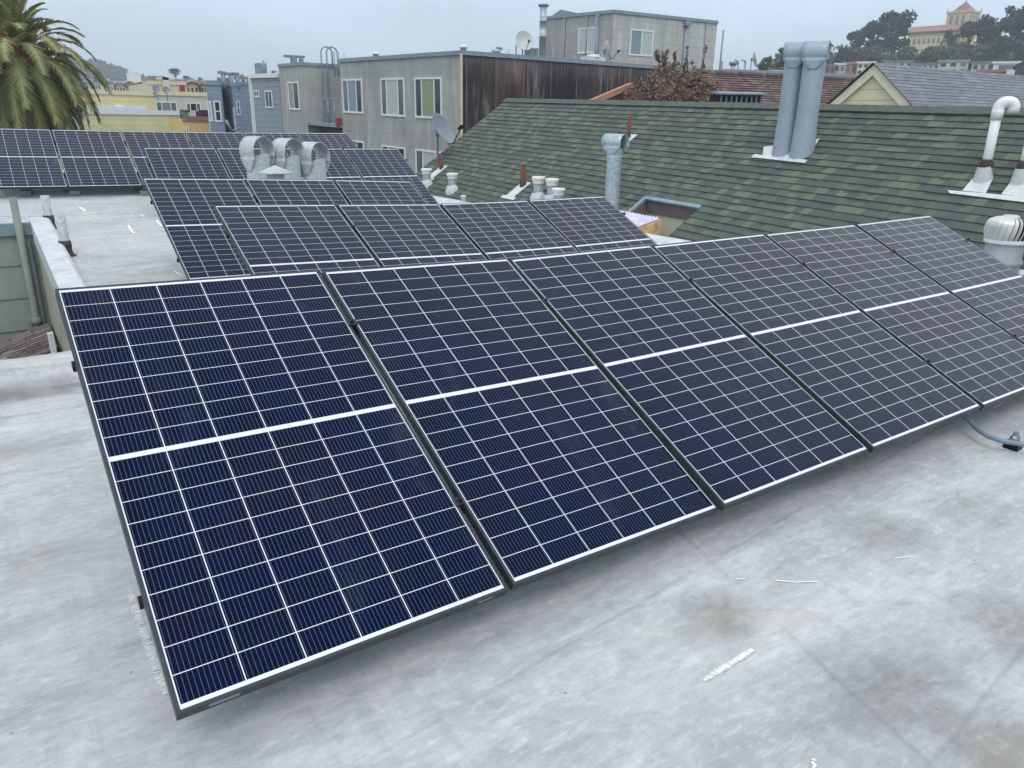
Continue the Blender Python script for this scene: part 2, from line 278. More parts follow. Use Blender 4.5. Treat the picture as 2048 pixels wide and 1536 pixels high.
# ------------------------------------------------------------------ mesh builder
class B:
    def __init__(s): s.v = []; s.f = []; s.mi = []; s.sm = []; s.cur = 0; s.s = False
    def face(s, pts):
        i = len(s.v); s.v += [tuple(p) for p in pts]; s.f.append(tuple(range(i, i+len(pts)))); s.mi.append(s.cur); s.sm.append(s.s); return s
    def quad(s, a, b, c, d): return s.face((a, b, c, d))
    def box(s, c, size, ax=None):       # c centre, ax = 3 unit vectors
        ax = ax or (V((1, 0, 0)), V((0, 1, 0)), V((0, 0, 1))); c = V(c)
        h = [ax[i]*size[i]*.5 for i in range(3)]
        P = [c+h[0]*a+h[1]*b+h[2]*d for a in (-1, 1) for b in (-1, 1) for d in (-1, 1)]
        i = len(s.v); s.v += [tuple(p) for p in P]
        for q in ((0, 1, 3, 2), (4, 6, 7, 5), (0, 4, 5, 1), (2, 3, 7, 6), (0, 2, 6, 4), (1, 5, 7, 3)):
            s.f.append(tuple(i+j for j in q)); s.mi.append(s.cur); s.sm.append(False)
        return s
    def prism(s, poly, z0, tops):       # poly of xy; tops = number or list
        n = len(poly); tp = tops if isinstance(tops, (list, tuple)) else [tops]*n; i = len(s.v)
        s.v += [(p[0], p[1], z0) for p in poly]+[(poly[j][0], poly[j][1], tp[j]) for j in range(n)]
        for j in range(n):
            k2 = (j+1) % n; s.f.append((i+j, i+k2, i+n+k2, i+n+j)); s.mi.append(s.cur); s.sm.append(False)
        s.f.append(tuple(i+n+j for j in range(n))); s.mi.append(s.cur); s.sm.append(False)
        s.f.append(tuple(i+n-1-j for j in range(n))); s.mi.append(s.cur); s.sm.append(False); return s
    def lathe(s, c, prof, n=24, axis=V((0, 0, 1)), a0=0, a1=math.tau, capb=True):
        axis = axis.normalized(); q = axis.to_track_quat('Z', 'Y'); ex = q @ V((1, 0, 0)); ey = q @ V((0, 1, 0)); c = V(c)
        i = len(s.v); full = abs(a1-a0-math.tau) < 1e-6; m = n if full else n+1
        for r, z in prof:
            for j in range(m):
                a = a0+(a1-a0)*j/n; s.v.append(tuple(c+axis*z+ex*(r*math.cos(a))+ey*(r*math.sin(a))))
        for p in range(len(prof)-1):
            for j in range(n):
                j2 = (j+1) % m; s.f.append((i+p*m+j, i+p*m+j2, i+(p+1)*m+j2, i+(p+1)*m+j)); s.mi.append(s.cur); s.sm.append(True)
        return s
    def tube(s, pts, r, n=12, cap=True):
        pts = [V(p) for p in pts]; rs = r if isinstance(r, (list, tuple)) else [r]*len(pts); i = len(s.v); up = None
        for k2, p in enumerate(pts):
            t = (pts[min(k2+1, len(pts)-1)]-pts[max(k2-1, 0)]).normalized()
            if up is None: up = t.orthogonal().normalized()
            up = (up-t*up.dot(t)).normalized(); b = t.cross(up)
            for j in range(n):
                a = math.tau*j/n; s.v.append(tuple(p+(up*math.cos(a)+b*math.sin(a))*rs[k2]))
        for k2 in range(len(pts)-1):
            for j in range(n):
                j2 = (j+1) % n; s.f.append((i+k2*n+j, i+k2*n+j2, i+(k2+1)*n+j2, i+(k2+1)*n+j)); s.mi.append(s.cur); s.sm.append(True)
        if cap:
            s.f.append(tuple(i+n-1-j for j in range(n))); s.mi.append(s.cur); s.sm.append(False)
            e = i+(len(pts)-1)*n; s.f.append(tuple(e+j for j in range(n))); s.mi.append(s.cur); s.sm.append(False)
        return s
    def build(s, name, mats, parent=None, bevel=0, thick=0):
        if not isinstance(mats, (list, tuple)): mats = [mats]
        org = V((0, 0, 0))
        me = bpy.data.meshes.new(name); me.from_pydata(s.v, [], s.f)
        for m in mats: me.materials.append(m)
        me.polygons.foreach_set('material_index', s.mi); me.polygons.foreach_set('use_smooth', s.sm); me.update()
        o = bpy.data.objects.new(name, me); COL.objects.link(o)
        if parent is not None: o.parent = parent
        if thick:
            q = o.modifiers.new('solid', 'SOLIDIFY'); q.thickness = thick; q.offset = 0
        if bevel:
            q = o.modifiers.new('bev', 'BEVEL'); q.width = bevel; q.segments = 2; q.limit_method = 'ANGLE'
        return o
def thing(name, label, cat, loc=(0, 0, 0), group=None):
    o = bpy.data.objects.new(name, None); COL.objects.link(o); o.empty_display_size = .1
    o.location = loc; o['label'] = label; o['category'] = cat
    if group: o['group'] = group
    return o
def tag(o, label, cat, group=None):
    o['label'] = label; o['category'] = cat
    if group: o['group'] = group
    return o
def structure(o): o['kind'] = 'structure'; return o
def rebase(root):
    """move an Empty that was made at the origin to the foot of its parts (parts keep their place)"""
    pts = []
    for c in root.children: pts += [V(b) for b in c.bound_box]
    if not pts: return
    base = V((sum(p.x for p in pts)/len(pts), sum(p.y for p in pts)/len(pts), min(p.z for p in pts)))
    root.location = base
    for c in root.children: c.location = V(c.location)-base
X, Yv, Z = V((1, 0, 0)), V((0, 1, 0)), V((0, 0, 1))

# ------------------------------------------------------------------ the flat roof we stand on
def zdeck(x, y):
    if y < 8: return 0.
    z = (y-8)*.0695 if y < 13.9 else min(.41+(y-13.9)*.27, .63)
    return z*max(0, min(1, (8-x)/3))
def deck(px, py, dz=0.):
    lo, hi = .2, 60.; d = ray(px, py)
    for _ in range(50):
        m = (lo+hi)/2; p = EYE+d*m
        if p.z > zdeck(p.x, p.y)+dz: lo = m
        else: hi = m
    return EYE+d*m
def st(px, py, rx, ry, a, ring):
    p = deck(px, py); return (p.x, p.y, rx, ry, a, ring)
STAINS_SHADE = [st(1435, 1235, .27, .2, .75, .4), st(1760, 1068, .3, .24, .65, .3), st(1790, 1390, .55, .2, .75, .12), st(2010, 1505, .34, .22, .8, .5),
          st(2025, 1250, .3, .3, .72, .3), st(1930, 1010, .3, .25, .3, .3), st(560, 1330, .5, .25, .15, 0), st(1700, 1330, .25, .18, .3, .1),
          st(60, 1120, .3, .3, .22, .25), (-1.2, 5.2, 2.6, .2, 1., .0), (-.1, 5.22, .7, .15, .9, .0), (-1., 4.86, 2.2, .05, .5, 0), st(40, 900, .5, .3, .3, .3), st(1900, 1440, .22, .12, .35, .1)]  # bare tuples: dirt plus painted shade that gives the curb slope its form
_a = deck(1340, 1170); _b = deck(1700, 960); _ang = math.atan2((_b-_a).y, (_b-_a).x)
SEAMS = [(-(_a.x*math.sin(_ang)-_a.y*math.cos(_ang)), _ang, .022), (-(_a.x*math.sin(_ang)-_a.y*math.cos(_ang))-.98, _ang, .02),
         (-(_a.x*math.sin(_ang)-_a.y*math.cos(_ang))+4.9, _ang, .02), (-(_a.x*math.sin(_ang)-_a.y*math.cos(_ang))-2., _ang+.01, .02)]
_c = deck(1430, 1130); _d = deck(1720, 1400); _g = math.atan2((_d-_c).y, (_d-_c).x)
SEAMS += [(-(_c.x*math.sin(_g)-_c.y*math.cos(_g)), _g, .03)]
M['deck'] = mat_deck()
WX1, WY0, WY1 = .43, 5.62, 11.38           # light well: right wall, near wall, back wall
xs = sorted(set([-7, -4.2, WX1] + [-3+.5*i for i in range(23)])); xs = [x for x in xs if x <= 8.0]
ys = sorted(set([WY0, WY1, 13.9, 14.72, 17.4] + [-4+.8*i for i in range(26)])); ys = [y for y in ys if y <= 17.4]
b = B()
for i in range(len(xs)-1):
    for j in range(len(ys)-1):
        x0, x1, y0, y1 = xs[i], xs[i+1], ys[j], ys[j+1]
        if x0 >= -4.21 and x1 <= WX1+1e-4 and y0 >= WY0-1e-4 and y1 <= WY1+1e-4: continue
        b.quad(*[(x, y, zdeck(x, y)) for x, y in ((x0, y0), (x1, y0), (x1, y1), (x0, y1))])
roof = structure(b.build('flat_roof', M['deck']))
b = B(); b.prism([(-7, -4), (8, -4), (8, 17.4), (-7, 17.4)], -10.2, -3.0)
structure(b.build('lower_storey', M['beige']))
b = B()
for (xa, ya, xb, yb) in ((-7, -4, 8, -4), (8, -4, 8, 17.4), (8, 17.4, -7, 17.4), (-7, 17.4, -7, -4)):
    b.quad((xa, ya, -3), (xb, yb, -3), (xb, yb, zdeck(xb, yb)), (xa, ya, zdeck(xa, ya)))
structure(b.build('outer_wall', M['beige']))

# chalk marks, drawn on the roof coating
def ribbon(pts, w):
    b = B()
    for p, q in zip(pts, pts[1:]):
        d = (q-p).normalized(); n = V((-d.y, d.x, 0))*w*.5
        b.quad(p-n, q-n, q+n, p+n)
    return b
def chalk_line(pxs, w=.006, dz=.004):
    pts = []
    for (x0, y0), (x1, y1) in zip(pxs, pxs[1:]):
        for t in range(8): pts.append(deck(x0+(x1-x0)*t/8, y0+(y1-y0)*t/8)+Z*dz+V((random.uniform(-1, 1), random.uniform(-1, 1), 0))*w*.25)
    pts.append(deck(*pxs[-1])+Z*dz); ribbon(pts, w).build('chalk_mark', M['chalk'], roof)
def scribble(p0, p1, w, n):
    a, c = deck(*p0)+Z*.004, deck(*p1)+Z*.004; d = c-a; s = V((-d.y, d.x, 0)).normalized(); b = B()
    for i in range(n):
        a = a+Z*.00004
        if random.random() < .12: continue
        t = i/n; e = 1-abs(2*t-1)**6*.5; j = random.uniform(-.3, .3)
        q0 = a+d*(t+random.uniform(-.4, .4)/n)+s*w*.5*e*(.7+random.random()*.6)*(1 if i % 2 else -1)
        q1 = a+d*(t+random.uniform(.4, 1.6)/n)-s*w*.5*e*(.5+random.random()*.7)*(1 if i % 2 else -1)
        dd = (q1-q0).normalized(); nn = V((-dd.y, dd.x, 0))*random.uniform(.0011, .0021); b.quad(q0-nn, q1-nn, q1+nn, q0+nn)
        if random.random() < .5:
            q2 = q0+d/n*2; zz = Z*.00002; b.quad(q0-nn+zz, q0+nn+zz, q2+nn+zz, q2-nn+zz)
    b.build('chalk_mark', M['chalk'], roof)
scribble((258, 1180), (332, 1392), .024, 130); scribble((1408, 1362), (1506, 1302), .02, 80)
for L, w in (([(1470, 1160), (1490, 1159)], .005), ([(1550, 1162), (1590, 1166), (1637, 1164)], .006), ([(1625, 1520), (1628, 1545)], .012), ([(1790, 1118), (1830, 1113)], .004),
             ([(160, 415), (171, 423)], .04), ([(257, 450), (261, 459), (268, 467)], .03), ([(165, 428), (210, 440), (290, 453)], .02), ([(349, 543), (363, 552)], .02), ([(313, 440), (322, 453)], .03),
             ([(0, 386), (9, 393)], .05), ([(282, 430), (288, 434)], .035), ([(262, 430), (265, 432)], .03), ([(150, 415), (210, 414)], .015), ([(0, 432), (80, 433), (110, 430)], .03)):
    chalk_line(L, w)

# ------------------------------------------------------------------ light well at the left
lw = thing('light_well', 'open light well cut into the grey roof at the left edge, with pale curb', 'light well')
b = B(); b.quad((WX1, WY0, 0.02), (WX1, WY1, zdeck(WX1, WY1)), (WX1, WY1, -4.5), (WX1, WY0, -4.5)); b.build('side_wall', M['beige'], lw)
b = B(); b.quad((-4.2, WY0, -4.5), (WX1, WY0, -4.5), (WX1, WY0, .0), (-4.2, WY0, .0)); b.build('near_wall', M['beige'], lw)
# sage siding back wall: lapped boards
zt = zdeck(0, WY1); b = B(); n = 12; ph = .42
for i in range(n):
    z1 = zt-i*ph; z0 = z1-ph
    b.quad((-4.2, WY1-.018, z0+.0), (WX1, WY1-.018, z0), (WX1, WY1-.002, z1), (-4.2, WY1-.002, z1)); b.quad((-4.2, WY1-.002, z0), (WX1, WY1-.002, z0), (WX1, WY1-.018, z0), (-4.2, WY1-.018, z0))
b.build('siding_wall', plain('sage_board', S((146, 155, 148)), .75, 0, .07, 3), lw, thick=0)
b = B(); b.box((-1.9, WY1-.02, zt+.03), (4.66, .06, .16)); b.build('flashing', M['flashblue'], lw, .01)
b = B(); b.box((WX1-.12, WY1-.06, zt-2.4), (.12, .05, 4.6)); b.build('corner_board', plain('corner_board', S((112, 122, 124)), .8), lw)
# curb along the side: a cap that follows the roof, and the rounded near curb
b = B(); m = 14
for i in range(m):
    ya, yb = WY0+(WY1+.1-WY0)*i/m, WY0+(WY1+.1-WY0)*(i+1)/m; za, zb = zdeck(.5, ya), zdeck(.5, yb)
    pr = [(WX1-.02, -.12), (WX1-.02, .13), (WX1+.03, .15), (WX1+.17, .15), (WX1+.2, .13), (WX1+.24, .02), (WX1+.25, -.01)]
    for (xa, h0), (xb, h1) in zip(pr, pr[1:]): b.quad((xa, ya, za+h0), (xb, ya, za+h1), (xb, yb, zb+h1), (xa, yb, zb+h0))
b.build('side_curb', M['cap'], lw)
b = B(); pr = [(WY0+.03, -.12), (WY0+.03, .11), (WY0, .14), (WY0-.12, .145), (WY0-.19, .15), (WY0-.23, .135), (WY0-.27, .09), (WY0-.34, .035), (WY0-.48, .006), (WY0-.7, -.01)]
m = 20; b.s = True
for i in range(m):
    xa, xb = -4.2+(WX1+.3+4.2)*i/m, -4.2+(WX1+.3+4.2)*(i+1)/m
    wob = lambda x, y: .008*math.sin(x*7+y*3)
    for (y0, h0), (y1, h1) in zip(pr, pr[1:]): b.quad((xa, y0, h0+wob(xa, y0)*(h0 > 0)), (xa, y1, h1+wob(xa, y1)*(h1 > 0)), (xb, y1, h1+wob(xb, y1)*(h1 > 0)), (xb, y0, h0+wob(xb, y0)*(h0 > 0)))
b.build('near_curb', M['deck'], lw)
b = B(); b.quad((-4.2, WY0, -3.), (WX1, WY0, -3.), (WX1, WY1, -3.), (-4.2, WY1, -3.)); b.build('well_floor', M['asph'], lw)
rebase(lw)
# standing pipe on the sage wall
p = onpl(40, 470, V((0, WY1-.1, 0)), Yv); t = top_z(p, 395)
dp = thing('drain_pipe', 'sage green drain pipe standing up the siding wall of the light well', 'pipe')
b = B(); b.tube([(p.x, p.y, -3), (p.x, p.y, t)], .043, 16); b.build('pipe', M['pipegreen'], dp)
b = B(); b.tube([(p.x, p.y, -.95), (p.x, p.y, -.85)], .055, 16); b.box((p.x-.02, p.y+.02, -.9), (.17, .03, .03)); b.build('collar', M['pipegreen'], dp); rebase(dp)
# little shed roof inside the well
sr = thing('shed_roof', 'small weathered brown shingled shed roof down inside the light well', 'shed roof')
A0, A1, A2, A3 = V((.38, 11.2, -.93)), V((.38, 9.75, -.9)), V((-1.7, 9.75, -1.52)), V((-1.7, 11.2, -1.55))
ex = (A1-A0).normalized(); ed = (A3-A0).normalized(); en = ex.cross(ed).normalized()
if en.z < 0: en = -en
b = B(); L = (A1-A0).length; D = (A3-A0).length; n = 11
for i in range(n):
    x0, x1 = L*i/n, L*(i+1)/n; y = -.02; m = 0
    while y < D:
        y1 = min(D, y+random.uniform(.22, .5)); j = random.uniform(-.012, .02); h = random.uniform(.014, .03)
        b.quad((x0, y, 0), (x1+j, y, h), (x1+j, y1, h), (x0, y1, 0)); b.quad((x1+j, y, h), (x1+j, y, -.01), (x1+j, y1, -.01), (x1+j, y1, h)); y = y1
o = b.build('shingles', M['brownsh'], sr); MM = Matrix((ex, ed, en)).transposed().to_4x4(); o.matrix_local = Matrix.Translation(A0) @ MM
b = B(); b.box(((A1+A2)/2-Z*.09+V((0, -.0, 0))), ((A2-A1).length, .03, .13), ((A2-A1).normalized(), ex, en)); b.build('fascia', plain('dark_fascia', S((92, 104, 110)), .8), sr)
b = B(); b.box((.34, 9.7, -1.7), (.06, .06, 2.)); b.build('post', M['white'], sr); sr.location = (0, 0, 0)

# ------------------------------------------------------------------ solar panels
HW, HL, TH = .519, .877, .035
def panel_meshes():
    fr = B(); lip = .011
    for s in (-1, 1):
        fr.box((s*(HW-lip/2), 0, -TH/2), (lip, 2*HL, TH)); fr.box((0, s*(HL-lip/2), -TH/2), (2*HW-2*lip, lip, TH))
        fr.box((s*(HW-.028), 0, -TH+.001), (.034, 2*HL-.06, .002)); fr.box((0, s*(HL-.028), -TH+.001), (2*HW-.13, .034, .002))
    gl = B(); gl.box((0, 0, -.0045), (2*(HW-lip)-.0005, 2*(HL-lip)-.0005, .006))
    cl = B(); cl.box((0, 0, .003), (.046, .034, .004)); cl.box((0, 0, -.02), (.012, .034, .04))
    bo = B(); bo.lathe((0, 0, 0), [(0.0, .0145), (.0065, .0145), (.0075, .012), (.0075, .005)], 12); bo.lathe((0, 0, 0), [(.0105, .005), (.0105, .0065), (.0, .0066)], 16)
    return fr, gl, cl, bo
fr, gl, cl, bo = panel_meshes()
def first_panel():
    r = thing('solar_panel', '', 'solar panel')
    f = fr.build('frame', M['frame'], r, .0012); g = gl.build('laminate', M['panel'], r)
    j = B().box((0, HL-.2, -.034), (.12, .06, .02)).build('junction_box', M['bolt'], r)
    for s in (-1, 1):
        c = cl.build('clamp', M['clamp'], r, .001); c.location = (HW+.0105, s*.5, .0); k2 = bo.build('bolt', M['bolt'], c); k2.location = (0, 0, 0)
    return r
proto = first_panel(); used = [False]
def place_panel(c, u, v, label, group, ends=True):
    u = V(u).normalized(); v = V(v); v = (v-u*v.dot(u)).normalized(); n = u.cross(v)
    if not used[0]: r = proto; used[0] = True
    else:
        r = proto.copy(); COL.objects.link(r)
        for ch in proto.children:
            q = ch.copy(); COL.objects.link(q); q.parent = r
            for g in ch.children:
                h = g.copy(); COL.objects.link(h); h.parent = q
    base = V(c)-v*HL*0+n*0
    r.matrix_world = Matrix.Translation(base) @ Matrix((u, v, n)).transposed().to_4x4()
    r['label'] = label; r['category'] = 'solar panel'; r['group'] = group
    return r
rowA = [([0.6858, 2.516, 0.5811], [0.9994, 0.0263, -0.0245], [-0.0118, 0.8847, 0.466]), ([1.743, 2.5383, 0.5589], [0.9995, 0.0207, -0.0257], [-0.0068, 0.8912, 0.4536]),
        ([2.7831, 2.532, 0.5567], [1.0, 0.0025, 0.0032], [-0.0036, 0.8988, 0.4383]), ([3.8263, 2.5171, 0.5674], [1.0, -0.004, 0.009], [-0.0003, 0.9037, 0.4281]),
        ([4.8802, 2.5077, 0.5749], [1.0, -0.0028, 0.007], [-0.0004, 0.9045, 0.4265]), ([5.9387, 2.5001, 0.5872], [0.9998, -0.0077, 0.0164], [-0.0001, 0.9039, 0.4278])]
rowB = [([2.0447, 5.7079, 0.5724], [0.9989, 0.0308, -0.0349], [-0.0133, 0.9078, 0.4193]), ([3.1054, 5.7373, 0.531], [0.9989, 0.03, -0.0354], [-0.0124, 0.9074, 0.4201]),
        ([4.1669, 5.7603, 0.5064], [0.9999, 0.0141, -0.0098], [-0.0087, 0.9069, 0.4213]), ([5.2239, 5.7704, 0.503], [1.0, 0.005, 0.0051], [-0.0067, 0.9048, 0.4258])]
def straight(o, u, v, pitch, bend, n):
    out = []; u = V(u)
    for k2 in range(n):
        s = k2*pitch; out.append((V(o)+u*s+Z*bend*s*s, u+Z*2*bend*s, v))
    return out
rowC = straight((1.924, 8.126, .6), (.9989, .0361, -.0308), (-.0179, .8871, .4611), 1.0646, -.0027, 3)
rowD = straight((2.609, 12.132, .759), (1., .0061, -.0049), (-.003, .874, .486), 1.06, .0002, 4)
rowE = straight((.564, 14.606, .999), (.9999, .0011, -.0145), (.0058, .8847, .466), 1.0597, .0021, 6)
ORD = ['leftmost', 'second from the left', 'third from the left', 'fourth from the left', 'fifth from the left', 'sixth from the left']
ROWS = [(rowA, 'nearest row', 'in the foreground'), (rowB, 'second row', 'behind the nearest row'), (rowC, 'third row', 'before the hooded ducts'),
        (rowD, 'fourth row', 'behind the hooded ducts'), (rowE, 'farthest row', 'below the palm')]
allp = []
for row, nm, where in ROWS:
    for i, (c, u, v) in enumerate(row):
        o_ = ORD[i] if i < len(row)-1 else 'rightmost'
        cap_ = 'navy solar panel' if nm in ('nearest row', 'third row') and i < 3 else 'dark greyish solar panel'
        r = place_panel(c, u, v, f'{cap_}, {o_} of the {nm} {where}', f'solar panels of the {nm}')
        if i == len(row)-1 or (nm == 'nearest row' and i == 0) and False:
            pass
        allp.append(r)
    # rack
    rk = thing('mounting_rack', f'dark metal rails and stub legs carrying the {nm} of solar panels', 'rack', group='racks under the solar panels')
    for s in (-.5, .5):
        pts = []
        for i, (c, u, v) in enumerate(row):
            u = V(u).normalized(); v = V(v); v = (v-u*v.dot(u)).normalized(); n = u.cross(v); c = V(c)
            if i == 0: pts.append(c-u*(HW+.007)+v*s-n*(TH+.02))
            pts.append(c+v*s-n*(TH+.02))
            if i == len(row)-1: pts.append(c+u*(HW+.007)+v*s-n*(TH+.02))
        b = B()
        for p, q in zip(pts, pts[1:]):
            d = (q-p).normalized(); b.box((p+q)/2, ((q-p).length+.002, .028, .028), (d, n.cross(d), n))
        b.build('rail', M['rail'], rk)
        for i in range(0, len(pts)-1):
            for f_ in ((.99,) if i == 0 else (.5,)):
                p = pts[i].lerp(pts[i+1], f_); zb = zdeck(p.x, p.y)
                if p.z-.03 < zb+.05: continue
                b = B(); b.box((p.x, p.y, (p.z-.02+zb)/2), (.03, .03, p.z-.02-zb)); b.build('leg', M['steel'], rk)
                b = B(); b.box((p.x, p.y, zb+.03), (.15, .1, .062)); b.build('foot', M['puck'], rk, .006)
    if nm == 'farthest row':
        for i, (px, py) in enumerate(((52, 388), (150, 388), (290, 388))):
            p = deck(px, 390); q = V((p.x, p.y+.0, p.z))
            b = B(); b.box((q.x, q.y, q.z+.035), (.14, .1, .07)); b.build('foot', M['puck'], rk, .006)
            b = B(); b.tube([(q.x, q.y, q.z+.06), (q.x, q.y, q.z+.2)], .012, 8); b.box((q.x, q.y, q.z+.19), (.05, .05, .06)); b.build('leg', M['steel'], rk)
# sticker on the front frame of the first panel
b = B(); b.quad((-.44, -HL-.0006, -.004), (-.36, -HL-.0006, -.004), (-.36, -HL-.0006, -.022), (-.44, -HL-.0006, -.022)); b.build('frame_sticker', M['puck'], allp[0])
b = B(); b.quad((.40, -HL-.0006, -.006), (.46, -HL-.0006, -.006), (.46, -HL-.0006, -.02), (.40, -HL-.0006, -.02)); b.build('frame_sticker', M['puck'], allp[0])

# conduit at the right
pts = [deck(1900, 812, .12), deck(1936, 838, .09), deck(1952, 856, .07), deck(1975, 872, .065), deck(2003, 882, .065), deck(2030, 886, .065), deck(2075, 893, .065), deck(2200, 915, .065), deck(2500, 960, .065)]
tag(B().tube(pts, .0135, 12).build('conduit', M['conduit']), 'grey electrical conduit curving out from under the nearest row of panels', 'conduit')
q = deck(2024, 898); ps = thing('pipe_support', 'black rubber block with strap holding the grey conduit', 'support', q)
b = B(); b.box((0, 0, .024), (.075, .075, .046)); b.build('block', M['bolt'], ps, .006)
b = B(); b.box((0, 0, .003), (.1, .1, .005)); b.build('base_pad', M['flash'], ps)
b = B(); b.lathe((0, 0, .066), [(.019, -.016), (.019, .016)], 14, V((1, 0, 0))); b.box((0, 0, .09), (.022, .02, .022)); b.build('strap', M['conduit'], ps, thick=.003)
tag(B().tube([deck(1985, 815, .02), deck(1998, 811, .03), deck(2006, 803, .06)], .003, 6).build('cable', M['flash']), 'thin pale wire loop hanging below the nearest row', 'cable')

# vent stubs beside the light well
for (px, py, ty, lab) in ((101, 457, 391, 'far pale vent pipe with tar base beside the light well'), (134, 511, 429, 'near pale vent pipe with cracked tar base beside the light well')):
    p = deck(px, py); t = top_z(p, ty)-p.z; r_ = thing('vent_pipe', lab, 'vent pipe', p, 'pale vent stubs by the light well')
    B().lathe((0, 0, 0), [(.052, .1), (.052, t), (.047, t), (.047, t-.1)], 18).build('pipe', M['galvw'], r_)
    rr = random.Random(px); b = B(); b.lathe((0, 0, 0), [(.1, .002), (.07, .02), (.062, .06), (.066, .12), (.06, .17), (.053, t*.36)], 18); b.build('tar_collar', M['tar'], r_)

# ------------------------------------------------------------------ hooded ducts
def hood_parts(root, r, zb, zc, half, R2=1.22, mat=None, spin=0., arch=.8, nk=1.5, closed=False):
    mat = mat or M['galv']; b = B(); b.s = True; n = 26; prof = []
    zn = zc-nk*r
    for i in range(6): prof.append((-r*(.985+.02*i)-(R2-1.1)*r*(i/5)**2, zn+(zc-.55*r-zn)*i/5))
    a0 = math.asin(-.45)
    for i in range(n+1):
        a = math.pi-a0-(math.pi-2*a0)*i/n*1.0
        prof.append((R2*r*math.cos(a), zc+R2*r*math.sin(a)))
    for i in range(6): j = 5-i; prof.append((r*(.985+.02*j)+(R2-1.1)*r*(j/5)**2, zn+(zc-.55*r-zn)*j/5))
    rows = [(-half), -half*.5, 0, half*.5, half]
    def dy(z, y):       # the sheet narrows into the pipe below the neck
        f = max(0, min(1, (z-zn)/((nk-.3)*r))); w = half*(.25+.75*math.sin(f*math.pi/2)); return y/half*w
    for (x0, z0) in prof:
        for y0 in rows: b.v.append((x0, dy(z0, y0), z0))
    nr = len(rows)
    for i in range(len(prof)-1):
        for j in range(nr-1): b.f.append((i*nr+j, (i+1)*nr+j, (i+1)*nr+j+1, i*nr+j+1)); b.mi.append(0); b.sm.append(True)
    h = b.build('hood', mat, root, thick=.006)
    if closed:
        q = B(); q.lathe((0, half*.55, zc), [(0, 0), (R2*r*.985, 0)], 28, Yv); q.build('hood_shade_disc', M['dark'], root)  # dark disc added in the hood, its colour stands for the shade inside
    for p_ in h.data.polygons: p_.use_smooth = True
    b = B(); b.s = True; m = 32; i0 = len(b.v); zs = [0., .25, .5, .75, 1.]
    for t in zs:
        for j in range(m):
            a = math.tau*j/m; top = zc-1.0*r+arch*r*math.sqrt(max(0, 1-math.cos(a)**2)); b.v.append((r*math.cos(a), r*math.sin(a), zb+(top-zb)*t))
    for t in range(len(zs)-1):
        for j in range(m):
            j2 = (j+1) % m; b.f.append((t*m+j, t*m+j2, (t+1)*m+j2, (t+1)*m+j)); b.mi.append(0); b.sm.append(True)
    b.lathe((0, 0, 0), [(r*1.012, zb+(zn-zb)*.62), (r*1.012, zb+(zn-zb)*.62+.03)], 32)
    b.build('pipe', mat, root)
def up_r(wpx, P): return .5*wpx*((P-EYE).dot(CM @ V((0, 0, -1))))/FOC
for i, (px, ty, lab) in enumerate(((519, 273, 'leftmost'), (579, 277, 'middle'), (630, 284, 'rightmost'))):
    P = at(px, 355, 1, 10.35); P.z = zdeck(P.x, P.y); r = .155; t = top_z(V((P.x, P.y, 0)), ty)
    ro = thing('hooded_duct', f'fat grey metal duct with open arched hood, {lab} of the three behind the third row', 'duct', P, 'three hooded ducts')
    hood_parts(ro, r, 0., t-P.z-1.13*r, .135, 1.13, M['galvw'], nk=1.7)
    ro.rotation_euler.z = R(24)
P = at(551, 350, 1, 9.55); P.z = zdeck(P.x, P.y); t = top_z(V((P.x, P.y, 0)), 330)-P.z
ro = thing('capped_vent', 'low grey vent with a conical rain cap in front of the hooded ducts', 'vent', P)
B().lathe((0, 0, 0), [(.105, 0), (.105, t-.1)], 24).build('pipe', M['galvw'], ro)
B().lathe((0, 0, 0), [(.0, t), (.2, t-.085), (.205, t-.1), (.195, t-.1), (0, t-.03)], 28).build('rain_cap', M['galvw'], ro)

# ------------------------------------------------------------------ green-roofed house at the right
TH_ = R(34); tn = math.tan(TH_); RN = V((-math.sin(TH_), 0, math.cos(TH_))); RP = V((10.83, 0, 1.96))
def rf(px, py): return onpl(px, py, RP, RN)
Rk0 = rf(1014, 199); ridge_near = rf(2046, 221); rd = (ridge_near-Rk0).normalized()      # along the ridge, towards us
dn = rd.cross(RN).normalized()
if dn.z > 0: dn = -dn
RL = 22.0; DL = 4.6
def loc2(P): q = P-Rk0; return q.dot(rd), q.dot(dn)
sA, tA = loc2(rf(1291, 399)); sB, tB = loc2(rf(1398, 415)); sC, tC = loc2(rf(1338, 474)); sD, tD = loc2(rf(1262, 424))
ns0, ns1, nt0, nt1 = (sA+sD)/2, (sB+sC)/2, (tA+tB)/2, tC+.8
se, te = loc2(rf(835, 345))
gh = thing('green_roofed_house', 'neighbouring house with a big green shingled gable roof right of the panels', 'house')
b = B(); cs = .143; nC = int(DL/cs)
for i in range(nC):
    t0, t1 = i*cs, (i+1)*cs; tm = (t0+t1)/2
    spans = [(se*(tm/te), RL)] if not (nt0 < tm < nt1) else [(se*(tm/te), ns0), (ns1, RL)]
    for s0, s1 in spans:
        m = max(1, int((s1-s0)/.6))
        for j in range(m):
            a, c = s0+(s1-s0)*j/m, s0+(s1-s0)*(j+1)/m
            h = lambda s: .006*math.sin(s*2.1+i*1.3)*.4
            b.quad((a, t0, h(a)), (c, t0, h(c)), (c, t1, .012+h(c)), (a, t1, .012+h(a))); b.quad((a, t1, .012+h(a)), (c, t1, .012+h(c)), (c, t1, -.001), (a, t1, -.001))
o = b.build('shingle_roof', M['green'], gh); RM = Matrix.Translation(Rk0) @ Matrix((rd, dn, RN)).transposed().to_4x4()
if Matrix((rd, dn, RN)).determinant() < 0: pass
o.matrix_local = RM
b = B()
